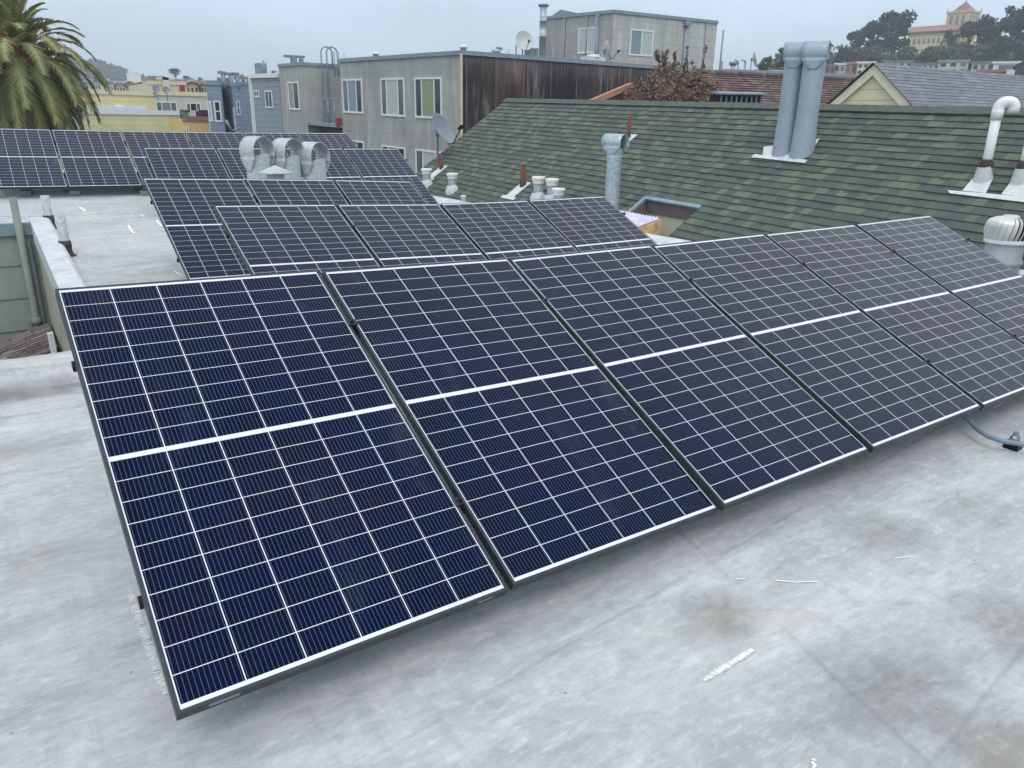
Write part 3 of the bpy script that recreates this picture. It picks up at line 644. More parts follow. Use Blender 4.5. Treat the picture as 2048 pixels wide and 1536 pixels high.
for j in range(int(RL/.3)):
    a = j*.3; b.quad((a, -.02, .03), (a+.31, -.02, .022), (a+.31, .15, .03), (a, .15, .038)); b.quad((a, .15, .038), (a+.31, .15, .03), (a+.31, .15, .005), (a, .15, .012))
    b.quad((a, -.02, .03), (a, -.2, -.12), (a+.31, -.2, -.12), (a+.31, -.02, .022)); b.quad((a, -.02, .03), (a, .15, .038), (a, .15, .0), (a, -.02, .0))
o = b.build('ridge_cap', M['ridge'], gh); o.matrix_local = RM
def RW(s, t, h=0.): return Rk0+rd*s+dn*t+RN*h
b = B(); back = V((math.sin(TH_), 0, math.cos(TH_)))
e0, e1 = RW(0, 0, -.01), RW(RL, 0, -.01); dn2 = V((-dn.x, dn.y, dn.z))
b.quad(e0, e1, e1+dn2*4.6, e0+dn2*4.6); b.build('rear_slope', M['green'], gh)
b = B(); q0, q1, q2 = RW(.1, .0, -.06), RW(se+.1, te, -.06), None
q1 = RW(se*1.35+.1, te*1.35, -.06); qr = q0+dn2*4.2
b.face([q0, q1, V((q1.x, q1.y, -9.5)), V((qr.x, qr.y, -9.5)), qr]); b.build('gable_wall', M['cream_siding'], gh)
b = B(); a, c = RW(0, 0, -.0), RW(se*1.3, te*1.3, -.0); d = (c-a).normalized(); b.box((a+c)/2-RN*.06, ((c-a).length, .03, .12), (d, RN.cross(d), RN)); b.build('barge_board', M['ridge'], gh)
b = B(); a, c = RW(se, DL-.05, -.05), RW(RL, DL-.05, -.05); b.quad(a, c, V((c.x, c.y, -9.5)), V((a.x, a.y, -9.5))); b.build('eave_wall', M['cream_siding'], gh)
# notch (the neighbour's own light well): up-slope wall, far side wall, flashing
KA, KB, KC, KD = RW(ns0, nt0), RW(ns1, nt0), RW(ns1, nt1), RW(ns0, nt1)
def wallq(a, c, z0, z1): return (V((a.x, a.y, a.z+z0)), V((c.x, c.y, c.z+z0)), V((c.x, c.y, c.z+z1)), V((a.x, a.y, a.z+z1)))
ins = V((.02, 0, 0))
b = B(); b.quad(*wallq(KA+ins, KB+ins, -.2, .0)); b.quad(*wallq(KA-V((0, .02, 0)), KD-V((0, .02, 0)), -.45, .0)); b.build('notch_trim', M['purple'], gh, thick=.02)
b = B(); b.quad(*wallq(KA+ins*2.5, KB+ins*2.5, -2.5, -.05)); b.quad(*wallq(KA+V((0, .03, 0)), KD+V((0, .03, 0)), -2.5, -.1)); b.build('notch_wall', M['cream_siding'], gh)
b = B()
for a, c in ((KA, KB), (KA, KD)):
    d = (c-a).normalized(); b.box((a+c)/2+RN*.02, ((c-a).length+.05, .07, .035), (d, RN.cross(d), RN))
b.build('notch_flashing', M['flashblue'], gh)
# corrugated sheet over a beam at the eave
ca = thing('corrugated_awning', 'lilac corrugated plastic awning sheet over a stained wooden beam end', 'awning')
pa, pb, pc_ = at(1240, 422, 0, 8.3), at(1320, 437, 0, 8.3), at(1272, 455, 0, 7.95); pd = pa+(pc_-pb)
b = B(); b.s = True; m = 60
for i in range(m):
    f0, f1 = i/m, (i+1)/m; h0, h1 = .02*math.sin(f0*math.tau*12), .02*math.sin(f1*math.tau*12)
    b.quad(pa.lerp(pb, f0)+Z*h0, pa.lerp(pb, f1)+Z*h1, pd.lerp(pc_, f1)+Z*h1, pd.lerp(pc_, f0)+Z*h0)
b.build('corrugated_sheet', M['corr'], ca)
bA, bB = at(1272, 466, 0, pc_.x), at(1313, 452, 0, pb.x); d = (pb-pc_); d.normalize()
b = B(); b.box((pb+pc_)/2-Z*.12, ((pb-pc_).length*1.05, .07, .2), (d, Z.cross(d), Z)); b.build('beam', M['wood'], ca)
b = B(); q = pb-Z*.3; b.box((q.x-.25, q.y-.05, q.z-.06), (.12, .1, .12)); b.build('bracket', M['flash'], ca)
# white parapet strip of our roof
pw = thing('parapet', 'pale coated parapet strip along the right edge of the grey roof', 'parapet')
b = B(); 
for i in range(12):
    ya, yb = 6.+i*.95, 6.+(i+1)*.95; xo = 7.9
    pr = [(xo-.25, -.02), (xo-.12, .1), (xo, .14), (xo+.18, .12), (xo+.2, -.3)]
    for (xa, h0), (xb, h1) in zip(pr, pr[1:]): b.quad((xa, ya, h0), (xb, ya, h1), (xb, yb, h1), (xa, yb, h0))
b.build('coping', M['cap'], pw)
pv_ = at(927, 402, 0, 7.95); b = B(); b.lathe((pv_.x, pv_.y, pv_.z), [(.045, -.04), (.045, .07), (.06, .07), (.06, .11), (0, .12)], 14); tag(b.build('vent_stub', M['flash']), 'tiny pale capped vent stub on the parapet strip', 'vent')
b = B(); b.box((8.02, 11.5, -.12), (.02, 11., .3)); b.build('gutter', M['flash'], pw)

# vents on the green roof
def flashing(root, P, w, l, skew=0., tab=True, mat=None):
    b = B(); o = V(P)-V(root.location)
    for s0, s1, t0, t1, h in ((-w/2, w/2, -l*.4, l*.45, .012), (-w*.85, w*.85, l*.45, l*.6, .014)):
        pts = [o+rd*s0+dn*t0+RN*h, o+rd*s1+dn*t0+RN*h, o+rd*s1+dn*t1+RN*h, o+rd*s0+dn*t1+RN*h]; b.quad(*pts)
    return b.build('flashing', mat or M['flash'], root, thick=.004)
def cone(root, P, r0, r1, h, mat):
    B().lathe((0, 0, 0), [(r0, -.1), (r0, .02), (r1, h)], 20, V((-.25, 0, 1))).build('base_cone', mat, root)
for (px, py, ty, d_, lab) in ((1257, 277, 232, .06, 'thin rusty pipe high on the green roof behind the lone galvanised duct'), (1046, 372, 333, .11, 'stout rusty pipe low on the green roof beside the capped vents'),
                              (883, 338, 311, .085, 'small rusty pipe at the far lower corner of the green roof')):
    P = rf(px, py); t = top_z(P, ty)-P.z; r_ = thing('rusty_pipe', lab, 'pipe', P, 'rusty pipes on the green roof')
    B().lathe((0, 0, 0), [(d_/2, -.1), (d_/2, t), (d_/2*.85, t), (d_/2*.85, t-.06)], 16).build('pipe', M['rust'], r_); B().lathe((0, 0, 0), [(d_*.6, -.05), (d_*.6, t*.2), (d_*.52, t*.24)], 16).build('tar_collar', M['tar'], r_)
    flashing(r_, P+dn*.1, .28, .55)
for (px, py, ty, w, lab) in ((854, 371, 337, 22, 'white capped vent nearest the far lower corner of the green roof'), (905, 382, 346, 23, 'white capped vent standing alone right of the far pair of the eave'),
                             (1076, 398, 353, 27, 'tallest white capped vent of the cluster beside the stout rusty pipe'), (1103, 402, 357, 27, 'middle white capped vent of the cluster behind the second row'), (1116, 416, 376, 27, 'lowest white capped vent, right end of the cluster')):
    P = rf(px, py); t = top_z(P, ty)-P.z; r = up_r(w, P); r_ = thing('capped_vent', lab, 'vent', P, 'white capped vents on the green roof')
    B().lathe((0, 0, 0), [(r*.74, -.2), (r*.72, t-.11)], 20).build('pipe', M['galvb'], r_)
    B().lathe((0, 0, 0), [(r*.85, t-.12), (r*.88, t-.06), (r*1., t-.045), (r*1.02, t-.015), (r*.9, t), (0, t+.006)], 24).build('cap', M['capw'], r_)
    cone(r_, P, r*1.25, r*.74, .14, M['flash'])
# the lone duct
P = rf(1222, 428); t = top_z(P, 268)-P.z; r = up_r(29, P)
r_ = thing('hooded_duct', 'single tall galvanised duct with a round hood open to the right', 'duct', P)
hood_parts(r_, r, -.3, t-1.08*r, r*1.55, 1.08, M['galvb'], arch=.3, closed=True); r_.rotation_euler.z = R(14)
B().lathe((0, 0, 0), [(r*1.03, t*.72), (r*1.03, t*.72+.02)], 24).build('band', M['flash'], r_)
# the pair
for (px, py, ty, w, lab) in ((1567, 303, 84, 38, 'left of the two tall galvanised ducts rising from the green roof'), (1604, 306, 82, 41, 'right of the two tall galvanised ducts rising from the green roof')):
    P = rf(px, py); t = top_z(P, ty)-P.z; r = up_r(w, P)
    r_ = thing('tall_duct', lab, 'duct', P, 'pair of tall galvanised ducts')
    hood_parts(r_, r, -.25, t-1.06*r, r*1.15, 1.06, M['galv'], arch=.3, closed=True); r_.rotation_euler.z = R(30)
    b = B(); b.lathe((0, 0, 0), [(r*1.22, -.25), (r*1.12, .1), (r*1.0, .5)], 28); b.build('base_sleeve', M['galv'], r_)
fl = thing('duct_flashing', 'pale metal flashing sheet under the pair of tall ducts', 'flashing')
b = B(); g0 = [rf(1530, 290), rf(1640, 290), rf(1594, 325), rf(1615, 322), rf(1612, 329), rf(1503, 317), rf(1510, 312), rf(1525, 313)]
b.face([p+RN*.02 for p in (rf(1528, 296), rf(1640, 280), rf(1626, 300), rf(1594, 321), rf(1526, 313))]); b.face([p+RN*.024 for p in (rf(1510, 311), rf(1615, 323), rf(1611, 329), rf(1503, 317))]); b.build('flashing_sheet', M['flash'], fl, thick=.005)
# PVC pair
for i, (px, py, lab) in enumerate(((1966, 348, 'white plastic vent pipe with a downturned elbow on the green roof'), (2041, 352, 'white plastic vent pipe cut by the right edge of the photo'))):
    P = rf(px, py+12); t = top_z(P, 222)-P.z; r = up_r(17.5, P)
    r_ = thing('plastic_vent', lab, 'vent pipe', P, 'white plastic vents')
    B().tube([(0, 0, -.05), (0, 0, t)], r, 20).build('pipe', M['pvc'], r_)
    dx = V((.62, -.78, 0)).normalized(); pts = [V((0, 0, t-.0))]
    for j in range(9): a = math.pi/2*j/8; pts.append(V((0, 0, t+.02))+dx*(1.3*r*(1-math.cos(a)))+Z*1.5*r*math.sin(a))
    q = pts[-1]+dx*r*.5; pts.append(q)
    for j in range(1, 9): a = math.pi/2*j/8; pts.append(q+dx*(1.2*r*math.sin(a))-Z*1.3*r*(1-math.cos(a)))
    pts.append(pts[-1]-Z*r*1.0)
    b = B(); b.tube(pts, r*1.12, 20, False); b.lathe((0, 0, 0), [(r*1.14, t-.09), (r*1.16, t-.02), (r*1.12, t+.02)], 20); b.build('elbow', M['pvc'], r_, thick=.008)
    B().lathe((0, 0, 0), [(r*1.5, .14), (r*1.45, .2), (r*1.05, .23)], 16).build('rubber_collar', M['tar'], r_)
    cone(r_, P, r*2., r*1.3, .16, M['flash'])
pf = thing('vent_flashing', 'wide pale flashing strip joining the two white plastic vents', 'flashing')
b = B()
for q in ([(1895, 383), (2080, 399), (2080, 411), (1900, 389)], [(1925, 384), (1945, 360), (1985, 362), (1972, 389)], [(2003, 391), (2022, 366), (2080, 370), (2080, 400)]): b.face([rf(*p)+RN*.018 for p in q])
b.build('flashing_sheet', M['flash'], pf, thick=.006)
# turbine
P = rf(1996, 548); Tz = top_z(P, 428)-P.z; r = up_r(80, P)
tv = thing('turbine_vent', 'round ribbed metal turbine vent spinning on a grey base at the right edge', 'turbine vent', P)
h0 = Tz-.33*r*2.5; b = B()
nb = 26; hh = Tz-.02; zb_ = Tz*.56
for i in range(nb):
    a = math.tau*i/nb; rowsv = []
    for j in range(17):
        t = j/16; z = zb_+(hh-zb_)*t; rad = r*(.9+.13*math.sin(math.pi*t/.75*.8)) if t < .7 else r*(.976*math.sqrt(max(.08, 1-((t-.7)/.3)**2.2*.9)))
        a2 = a+.2*t; rowsv.append((V((rad*math.cos(a2), rad*math.sin(a2), z)), V((rad*.9*math.cos(a2+math.tau/nb*.55), rad*.9*math.sin(a2+math.tau/nb*1.1), z))))
    i0 = len(b.v)
    for p0, p1 in rowsv: b.v += [tuple(p0), tuple((p0+p1)/2*1.0), tuple(p1)]
    for j in range(len(rowsv)-1):
        for c_ in (0, 1): b.f.append((i0+j*3+c_, i0+j*3+c_+1, i0+j*3+c_+4, i0+j*3+c_+3)); b.mi.append(0); b.sm.append(True)
b.build('turbine_blade', M['alum'], tv)
B().lathe((0, 0, 0), [(0, hh+.012), (r*.3, hh+.01), (r*.42, hh-.01)], 24).build('top_disc', M['alum'], tv)
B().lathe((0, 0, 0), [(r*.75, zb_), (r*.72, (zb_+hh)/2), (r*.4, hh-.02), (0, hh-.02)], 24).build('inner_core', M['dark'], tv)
B().lathe((0, 0, 0), [(r*.93, zb_-.02), (r*.95, zb_+.01), (r*.85, zb_+.02)], 32).build('collar_ring', M['flash'], tv)
B().lathe((0, 0, 0), [(r*.84, zb_), (r*.84, zb_*.5), (r*.93, zb_*.42), (r*.93, zb_*.34), (r*.86, zb_*.3), (r*.8, -.25)], 32).build('base', plain('turbine_base', S((156, 165, 168)), .5, .1), tv)
flashing(tv, P+dn*.1, r*2.2, r*2.6)

# ------------------------------------------------------------------ satellite dishes
def sat_dish(P, size, normal, label, polez, mat, group='satellite dishes', arm=True):
    r_ = thing('satellite_dish', label, 'satellite dish', P, group); n = V(normal).normalized(); c = V((0, 0, 0))
    q = n.to_track_quat('Z', 'Y'); rr = size/2
    prof = [(0, 0)]+[(rr*t, rr*.26*t*t) for t in (.25, .5, .75, .93, 1.)]+[(rr*1.03, rr*.27)]
    o = B().lathe((0, 0, 0), prof, 32, n).build('reflector', mat, r_, thick=.012); o.location = c-n*rr*.13
    dn_ = (Z*-1-n*(-n.z)).normalized(); foot = c+dn_*rr*.95; head = c+n*rr*1.25+dn_*rr*.55
    b = B(); b.tube([foot-n*.03, foot+n*rr*.3+dn_*.05, head], .014, 8); b.box(head, (.06, .05, .09)); b.tube([head, head-n*.09+Z*.0], .035, 12); b.build('feed_arm', M['bolt'] if arm else mat, r_)
    b = B(); bk_ = -n*(rr*.13+.1); b.box(bk_, (.1, .1, .16)); b.tube([bk_, V((bk_.x, bk_.y, -rr*.9)), V((bk_.x, bk_.y, -polez))], .028, 10); b.build('mast', M['conduit'], r_)
    return r_
Pd = rf(900, 330); Pd = at(884, 259, 1, 16.2)
sat_dish(Pd, .76, (.42, -.72, .5), 'large grey satellite dish beside the far eave of the green roof', 1.1, M['dish'])
b = B(); b.box((0, 0, 0), (.1, .1, .1))

# ------------------------------------------------------------------ facades and windows
class Face:
    """vertical wall plane through P with horizontal direction h (h may climb a little)"""
    def __init__(s, P, h): s.P = V(P); s.h = V(h).normalized(); s.n = s.h.cross(Z).normalized(); 
    def pt(s, px, py): return onpl(px, py, s.P, s.n)
    def st(s, px, py): q = s.pt(px, py)-s.P; hh = V((s.h.x, s.h.y, 0)); t = q.dot(hh)/hh.dot(hh); return t, q.z-s.h.z*t
    def w(s, a, z, out=0.):
        n = s.n if s.n.dot(EYE-s.P) > 0 else -s.n
        return s.P+s.h*a+Z*z+n*out
def window(root, F, a0, a1, z0, z1, panes, fw=.07, out=.03, kind='v', extra=None):
    """frame mesh with one pane child per light; panes = list of (fraction, material)"""
    if a0 > a1: a0, a1 = a1, a0; panes = panes[::-1]
    if z0 > z1: z0, z1 = z1, z0
    n = F.n if F.n.dot(EYE-F.P) > 0 else -F.n; ax = (F.h, n, Z); b = B()
    def bar(x0, x1, y0, y1): b.box(F.w((x0+x1)/2, (y0+y1)/2, out/2), (x1-x0, out+.02, y1-y0), ax)
    bar(a0-fw*.3, a1+fw*.3, z0-fw*.6, z0+fw*.5); bar(a0-fw*.1, a1+fw*.1, z1-fw*.5, z1+fw*.4); bar(a0, a0+fw, z0+fw*.5, z1-fw*.5); bar(a1-fw, a1, z0+fw*.5, z1-fw*.5)
    x = a0; tot = sum(p[0] for p in panes); edges = []
    for f, m in panes:
        x2 = x+(a1-a0)*f/tot; edges.append((x, x2, m)); x = x2
    if kind == 'v':
        for e in edges[1:]: bar(e[0]-fw*.35, e[0]+fw*.35, z0+fw*.5, z1-fw*.5)
    else:
        zm = (z0+z1)/2; bar(a0+fw, a1-fw, zm-fw*.35, zm+fw*.35)
    w = b.build('window', M['frames'], root)
    for e in edges:
        q = B(); q.quad(F.w(e[0]+.01, z0+.01, .012), F.w(e[1]-.01, z0+.01, .012), F.w(e[1]-.01, z1-.01, .012), F.w(e[0]+.01, z1-.01, .012)); q.build('pane', e[2], w)
    return w
def win_px(root, F, x0, y0, x1, y1, panes, **k):
    a0, z1 = F.st(x0, y0); a1, _ = F.st(x1, y0); _, z0 = F.st((x0), y1)
    zz = [F.st(x0, y0)[1], F.st(x1, y0)[1]]; return window(root, F, a0, a1, z0, sum(zz)/2 if 0 else z1, panes, **k)
def wall_quad(b, F, a0, a1, z0, z1):
    b.quad(F.w(a0, z0), F.w(a1, z0), F.w(a1, z1), F.w(a0, z1)); return b

# ---- grey stucco apartment block
hF = (CM @ V(((-160-1024)/1500, (768-176)/1500, -1))).normalized()
GA = at(923, 107, 1, 24.); FG = Face(GA, hF)
apt = thing('apartment_block', 'weathered grey scored stucco apartment block with white framed windows and brown boarded side', 'building')
aI, _ = FG.st(678, 122); aJ, zJ = FG.st(608, 129); aK, zK = FG.st(557, 131); ZB = -9.5-GA.z
b = B(); wall_quad(b, FG, 0, aI, ZB, 0); wall_quad(b, FG, aJ, aK, ZB, zJ)
INS = 1.9; n_in = V((1, 0, 0))
fr0, fr1 = FG.w(aJ, ZB), FG.w(aJ, zJ); b.quad(fr0, fr1, fr1+n_in*INS, fr0+n_in*INS)
g0, g1 = FG.w(aI, ZB), FG.w(aI, zJ); b.quad(fr0+n_in*INS, fr1+n_in*INS, g1+n_in*INS, g0+n_in*INS)
b.quad(g0, FG.w(aI, 0), FG.w(aI, 0)+n_in*INS, g0+n_in*INS)
b.build('stucco_wall', M['stucco'], apt)
GE = at(1447, 146, 1, 24.)
hS = (GE-GA).normalized(); FS = Face(GA, hS); LS = (GE-GA).length
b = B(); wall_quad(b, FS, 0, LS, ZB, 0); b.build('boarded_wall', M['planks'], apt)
bk = FG.w(aK, zJ); b = B(); b.face([GA-Z*.02, GE-Z*.02, V((GE.x, bk.y, GE.z)), FG.w(aI, -.02)+n_in*INS, FG.w(aI, -.02)]); b.face([FG.w(aI, zJ-.02)+n_in*INS, V((GE.x, bk.y, bk.z)), bk-Z*.02, FG.w(aJ, zJ-.02), FG.w(aJ, zJ-.02)+n_in*INS]); b.build('flat_roof', M['asph'], apt)
b = B()
def cop(a, c, w=.12, h=.14):
    d = (c-a); L = d.length; d.normalize(); s_ = d.cross(Z).normalized(); b.box((a+c)/2+Z*.03, (L, w, h), (d, s_, s_.cross(d)))
cop(GA, FG.w(aI, 0)); cop(GA, GE); cop(FG.w(aJ, zJ), FG.w(aK, zJ)); cop(fr1, fr1+n_in*INS); cop(fr1+n_in*INS, g1+n_in*INS); b.build('coping', M['coping'], apt)
b = B(); b.box(GA+V((-.03, -.03, ZB/2)), (.07, .07, -ZB)); b.build('corner_downspout', plain('cream_downspout', S((206, 196, 170)), .7), apt)
wd, wgn, wbl, wp, wcg, wcb = M['gdark'], M['ggrey'], M['gblue'], M['cpale'], M['cgreen'], M['cblue']
for (x0, y0, x1, y1, pn) in ((576, 165, 597, 217, [(1, wcg), (1, wd)]), (685, 160, 724, 223, [(1, wgn), (1.5, wcb), (1, wd)]), (762, 158, 809, 229, [(1, wgn), (2, wp), (1.1, wgn)]), (830, 157, 884, 233, [(1, wd), (1.8, wcg), (1, wd)])):
    win_px(apt, FG, x0, y0, x1, y1, pn)
for (x0, y0, x1, y1, pn) in ((700, 281, 728, 345, [(1, wd), (1, wd)]), (765, 291, 811, 370, [(1, wd), (1.6, wgn), (1, wd)]), (832, 299, 890, 385, [(1, wgn), (1.8, wp), (1, wd)])):
    win_px(apt, FG, x0, y0, x1, y1, pn)
FI = Face(fr1+n_in*INS, hF); win_px(apt, FI, 660, 163, 684, 221, [(1, wgn), (1, wbl)])
# landing in the inset, and a solid block coloured as the shade below it
b = B(); L0 = FG.w(aJ, 0, .1); L1 = FG.w(aI, 0, .1)
zl = FG.st(650, 250)[1]; c = (FG.w(aJ, zl, .05)+FG.w(aI, zl, .05))/2+n_in*INS*.5; b.box(c, (INS+.1, abs(aJ-aI), .12), (X, hF, X.cross(hF))); b.build('landing', M['coping'], apt)
b = B(); c2 = c-Z*1.6; b.box(c2+X*.3, (INS*.7, abs(aJ-aI)*.98, 2.9)); b.build('landing_shade_block', plain('recess_shadow_paint', S((92, 98, 100)), .9), apt)
b = B()
for t in (0, .33, .66, 1): q = FG.w(aI+(aJ-aI)*t*.55, zl, .0); b.tube([q, q+Z*1.15], .02, 6)
b.tube([FG.w(aI, zl, 0)+Z*1.15, FG.w(aI+(aJ-aI)*.55, zl, 0)+Z*1.15], .025, 6); b.tube([FG.w(aI, zl, 0)+Z*.6, FG.w(aI+(aJ-aI)*.55, zl, 0)+Z*.6], .015, 6); b.build('railing', M['coping'], apt)
q = FG.w(aI+(aJ-aI)*.04, zl, 0.06); b = B(); b.box(q+Z*.16, (.25, .25, .4)); b.build('red_bucket', M['redp'], apt)
for hx in (640, 645):
    pass
# roof ladder with hooped handrails: fixed to the block
lad = thing('roof_ladder', 'tall steel access ladder with hooped handrails against the grey stucco recess', 'ladder')
base = fr1+n_in*INS*.72; la = FG.pt(641, 128); q0 = onpl(641, 130, fr1, Yv); q1 = onpl(652, 130, fr1, Yv)
tz1 = top_z(q0, 92); b = B()
for q in (q0, q1):
    for off in (0,):
        pts = [V((q.x, q.y-.15, q.z-5.2)), V((q.x, q.y-.15, tz1-.3))]
        for j in range(1, 9): a = math.pi*j/8; pts.append(V((q.x+.28*(1-math.cos(a)), q.y-.15, tz1-.3+.28*math.sin(a))))
        pts.append(V((q.x+.56, q.y-.15, q.z))); b.tube(pts, .035, 8)
for j in range(18): z = q0.z-.2-j*.29; b.tube([(q0.x, q0.y-.15, z), (q1.x, q1.y-.15, z)], .02, 6)
b.build('ladder_frame', M['coping'], lad); rebase(lad)

# things on the roof of the apartment block
def mushroom(px, py, ty, depth, w, lab, name='roof_vent'):
    if px < 900: depth = FG.pt(px, 125).y+2.5
    P = at(px, py, 1, depth); t = top_z(P, ty)-P.z; r = up_r(w, P); r_ = thing(name, lab, 'vent', P, 'small roof vents on the grey block')
    B().lathe((0, 0, 0), [(r*.6, -.6), (r*.6, t*.5), (r*.75, t*.5), (r*.75, t*.6)], 16).build('pipe', M['galvb'], r_)
    B().lathe((0, 0, 0), [(r*.8, t*.62), (r, t*.66), (r, t*.8), (r*.5, t), (0, t*1.02)], 18).build('cap', M['capw'], r_)
mushroom(752, 118, 104, 30, 15, 'small capped vent on the grey block roof above the middle windows'); mushroom(927, 107, 90, 25.5, 17, 'small capped vent above the corner of the grey block')
P = at(992, 112, 1, 30); r_ = thing('roof_fan', 'small roof fan silhouetted behind the brown boarded wall', 'vent', P)
B().lathe((0, 0, -.5), [(.12, 0), (.12, .6), (.2, .62), (.2, .75), (0, .8)], 14).build('pipe', M['galvb'], r_); B().box((.15, 0, .3), (.25, .12, .12)).build('outlet', M['conduit'], r_)
for (px, y0, y1, dp_, w, lab) in ((669, 128, 103, 30, .03, 'thin pipe left of the pair on the grey block roof'), (676, 126, 104, 30, .06, 'thicker pipe of the pair on the grey block roof'), (689, 124, 103, 30, .012, 'hair-thin mast near the ladder on the grey block roof'),
                                  (1032, 118, 90, 29, .035, 'slim pipe left of the round dish'), (1017, 112, 98, 31, .012, 'hair-thin rod left of the slim pipe')):
    dp_ = FG.pt(px, 125).y+3 if px < 900 else dp_
    P = at(px, y0, 1, dp_); t = top_z(P, y1)-P.z; tag(B().tube([P-Z*.6, P+Z*t], w, 8).build('roof_pipe', M['coping']), lab, 'pipe', 'slim pipes on the grey block')
P = at(1084, 120, 1, 27.); t = top_z(P, 9)-P.z; r = up_r(13.5, P); r_ = thing('metal_flue', 'tall shiny metal flue with a flared top left of the pale tower block', 'flue', P)
b = B(); b.lathe((0, 0, 0), [(r, -2), (r, t*.42), (r*1.06, t*.42), (r*1.06, t*.44), (r, t*.44), (r, t*.7), (r*1.05, t*.7), (r*1.05, t*.715), (r, t*.715), (r, t*.95)], 20); b.build('pipe', M['galvb'], r_)
B().lathe((0, 0, 0), [(r, t*.95), (r*1.5, t*.965), (r*1.55, t), (r*.9, t), (0, t*.99)], 20).build('flue_cap', M['conduit'], r_)
Pd = at(1048, 82, 1, 28.5); sat_dish(Pd, .8, (-.2, -1, .35), 'round dish with rusty centre on a pole above the brown boarded wall', 1.3, M['dishw'])
b = B(); b.lathe(Pd+V((-.02, -.12, 0)), [(0, 0), (.16, .02)], 16, V((-.2, -1, .35))); b = None
P = at(1063, 104, 1, 29.); b = B(); d = at(1077, 103, 1, 29.)-at(1050, 103, 1, 29.)
fe = thing('roof_screen', 'short grey slatted screen beside the metal flue', 'screen')
b.box(P-Z*.3, (d.length, .04, .9), (d.normalized(), Yv, Z)); b.build('panel_board', M['slat'], fe)
b = B(); [b.box(P-Z*.3+X*s, (.05, .07, .95)) for s in (-.27, 0, .27)]; b.build('batten', M['coping'], fe); rebase(fe)
Pd = at(1215, 100, 1, 27.5); sat_dish(Pd, .75, (.8, -.5, .35), 'pale satellite dish in front of the tower block corner', 1.1, M['dishw'])
P = at(1186, 118, 1, 26.); b = B(); b.box((0, 0, 0), (.9, .5, .16)); b.lathe((0, 0, .06), [(.3, 0), (.25, .1), (0, .14)], 16); o = b.build('skylight', M['flash']); o.location = P; tag(o, 'pale low skylight lump on the roof edge below the tower window', 'skylight')
for (px, py, sz) in ((588, 121, .34), (603, 122, .24)):
    P = at(px, py+8, 1, FG.pt(px, 125).y+2); r_ = thing('roof_cowl', 'stubby metal cowl on the far end of the grey block' if sz > .4 else 'smaller side-facing cowl beside the stubby cowl', 'vent', P, 'cowls on the far end of the grey block')
    B().lathe((0, 0, 0), [(sz*.5, -.3), (sz*.5, .3)], 14).build('pipe', M['coping'], r_); B().box((-.1, 0, .38), (sz*2.2, sz*1., .1)).build('cowl', M['conduit'], r_)

# ---- pale tower block behind
TA = at(1228, 24, 1, 33.); TL = at(1093, 37, 0, TA.x); TR = at(1435, 46, 1, 33.)
tw = thing('tower_block', 'pale square stucco penthouse block rising behind the brown boarded wall', 'building')
FT1 = Face(TA, (TL-TA)); FT2 = Face(TA, (TR-TA)); L1, L2 = (TL-TA).length, (TR-TA).length
b = B(); wall_quad(b, FT1, 0, L1, -16, 0); b.build('side_wall', M['stucco2_shaded'], tw)
b = B(); wall_quad(b, FT2, 0, L2, -16, 0); b.build('front_wall', M['stucco2'], tw)
b = B(); TB = TR+(TL-TA); b.quad(TA-Z*.03, TR-Z*.03, TB-Z*.03, TL-Z*.03); b.quad(TR, TB, TB-Z*16, TR-Z*16); b.build('roof', M['asph'], tw)
b = B(); cop(TA, TL, .14, .16); cop(TA, TR, .14, .16); b.build('coping', M['coping'], tw)
win_px(tw, FT1, 1158, 58, 1197, 106, [(1, wp), (1, wp)]); win_px(tw, FT2, 1261, 59, 1307, 109, [(1, M['cblue']), (1, wp)])
b = B()
for (px, F_, y0, y1, w) in ((1131, FT1, 36, 119, .05), (1176, FT1, 30, 112, .035), (1196, FT1, 28, 118, .07), (1200, FT1, 28, 118, .03), (1372, FT2, 42, 135, .09), (1412, FT2, 45, 135, .03)):
    s0, z0 = F_.st(px, y0); s1, z1 = F_.st(px, y1); b.tube([F_.w(s0, z0, .06), F_.w(s0, z1-2, .06)], w, 8)
s0, z0 = FT2.st(1372, 42); b.box(FT2.w(s0, z0-.12, .12), (.4, .2, .3)); b.build('downspout', M['coping'], tw)
Pq = at(1121, 19, 1, 41.); Pr = at(1182, 32, 1, 41.); b = B(); b.prism([(Pq.x, 41), (Pr.x, 41), (Pr.x, 44), (Pq.x+1.5, 44)], Pq.z-1.4, [Pq.z, Pr.z, Pr.z, Pq.z]); b.build('stair_hut', M['flashblue'], tw)
for (px, y0, y1) in ((1437, 142, 60), (1441, 142, 122)):
    P = at(px+2, y0, 1, 32.); t = top_z(P, y1)-P.z; tag(B().tube([P-Z, P+Z*t], .05, 8).build('roof_pipe', M['coping']), 'tall thin pole at the right edge of the tower block' if y1 < 100 else 'short thin pole right of the tower block', 'pole', 'slim poles by the tower block')

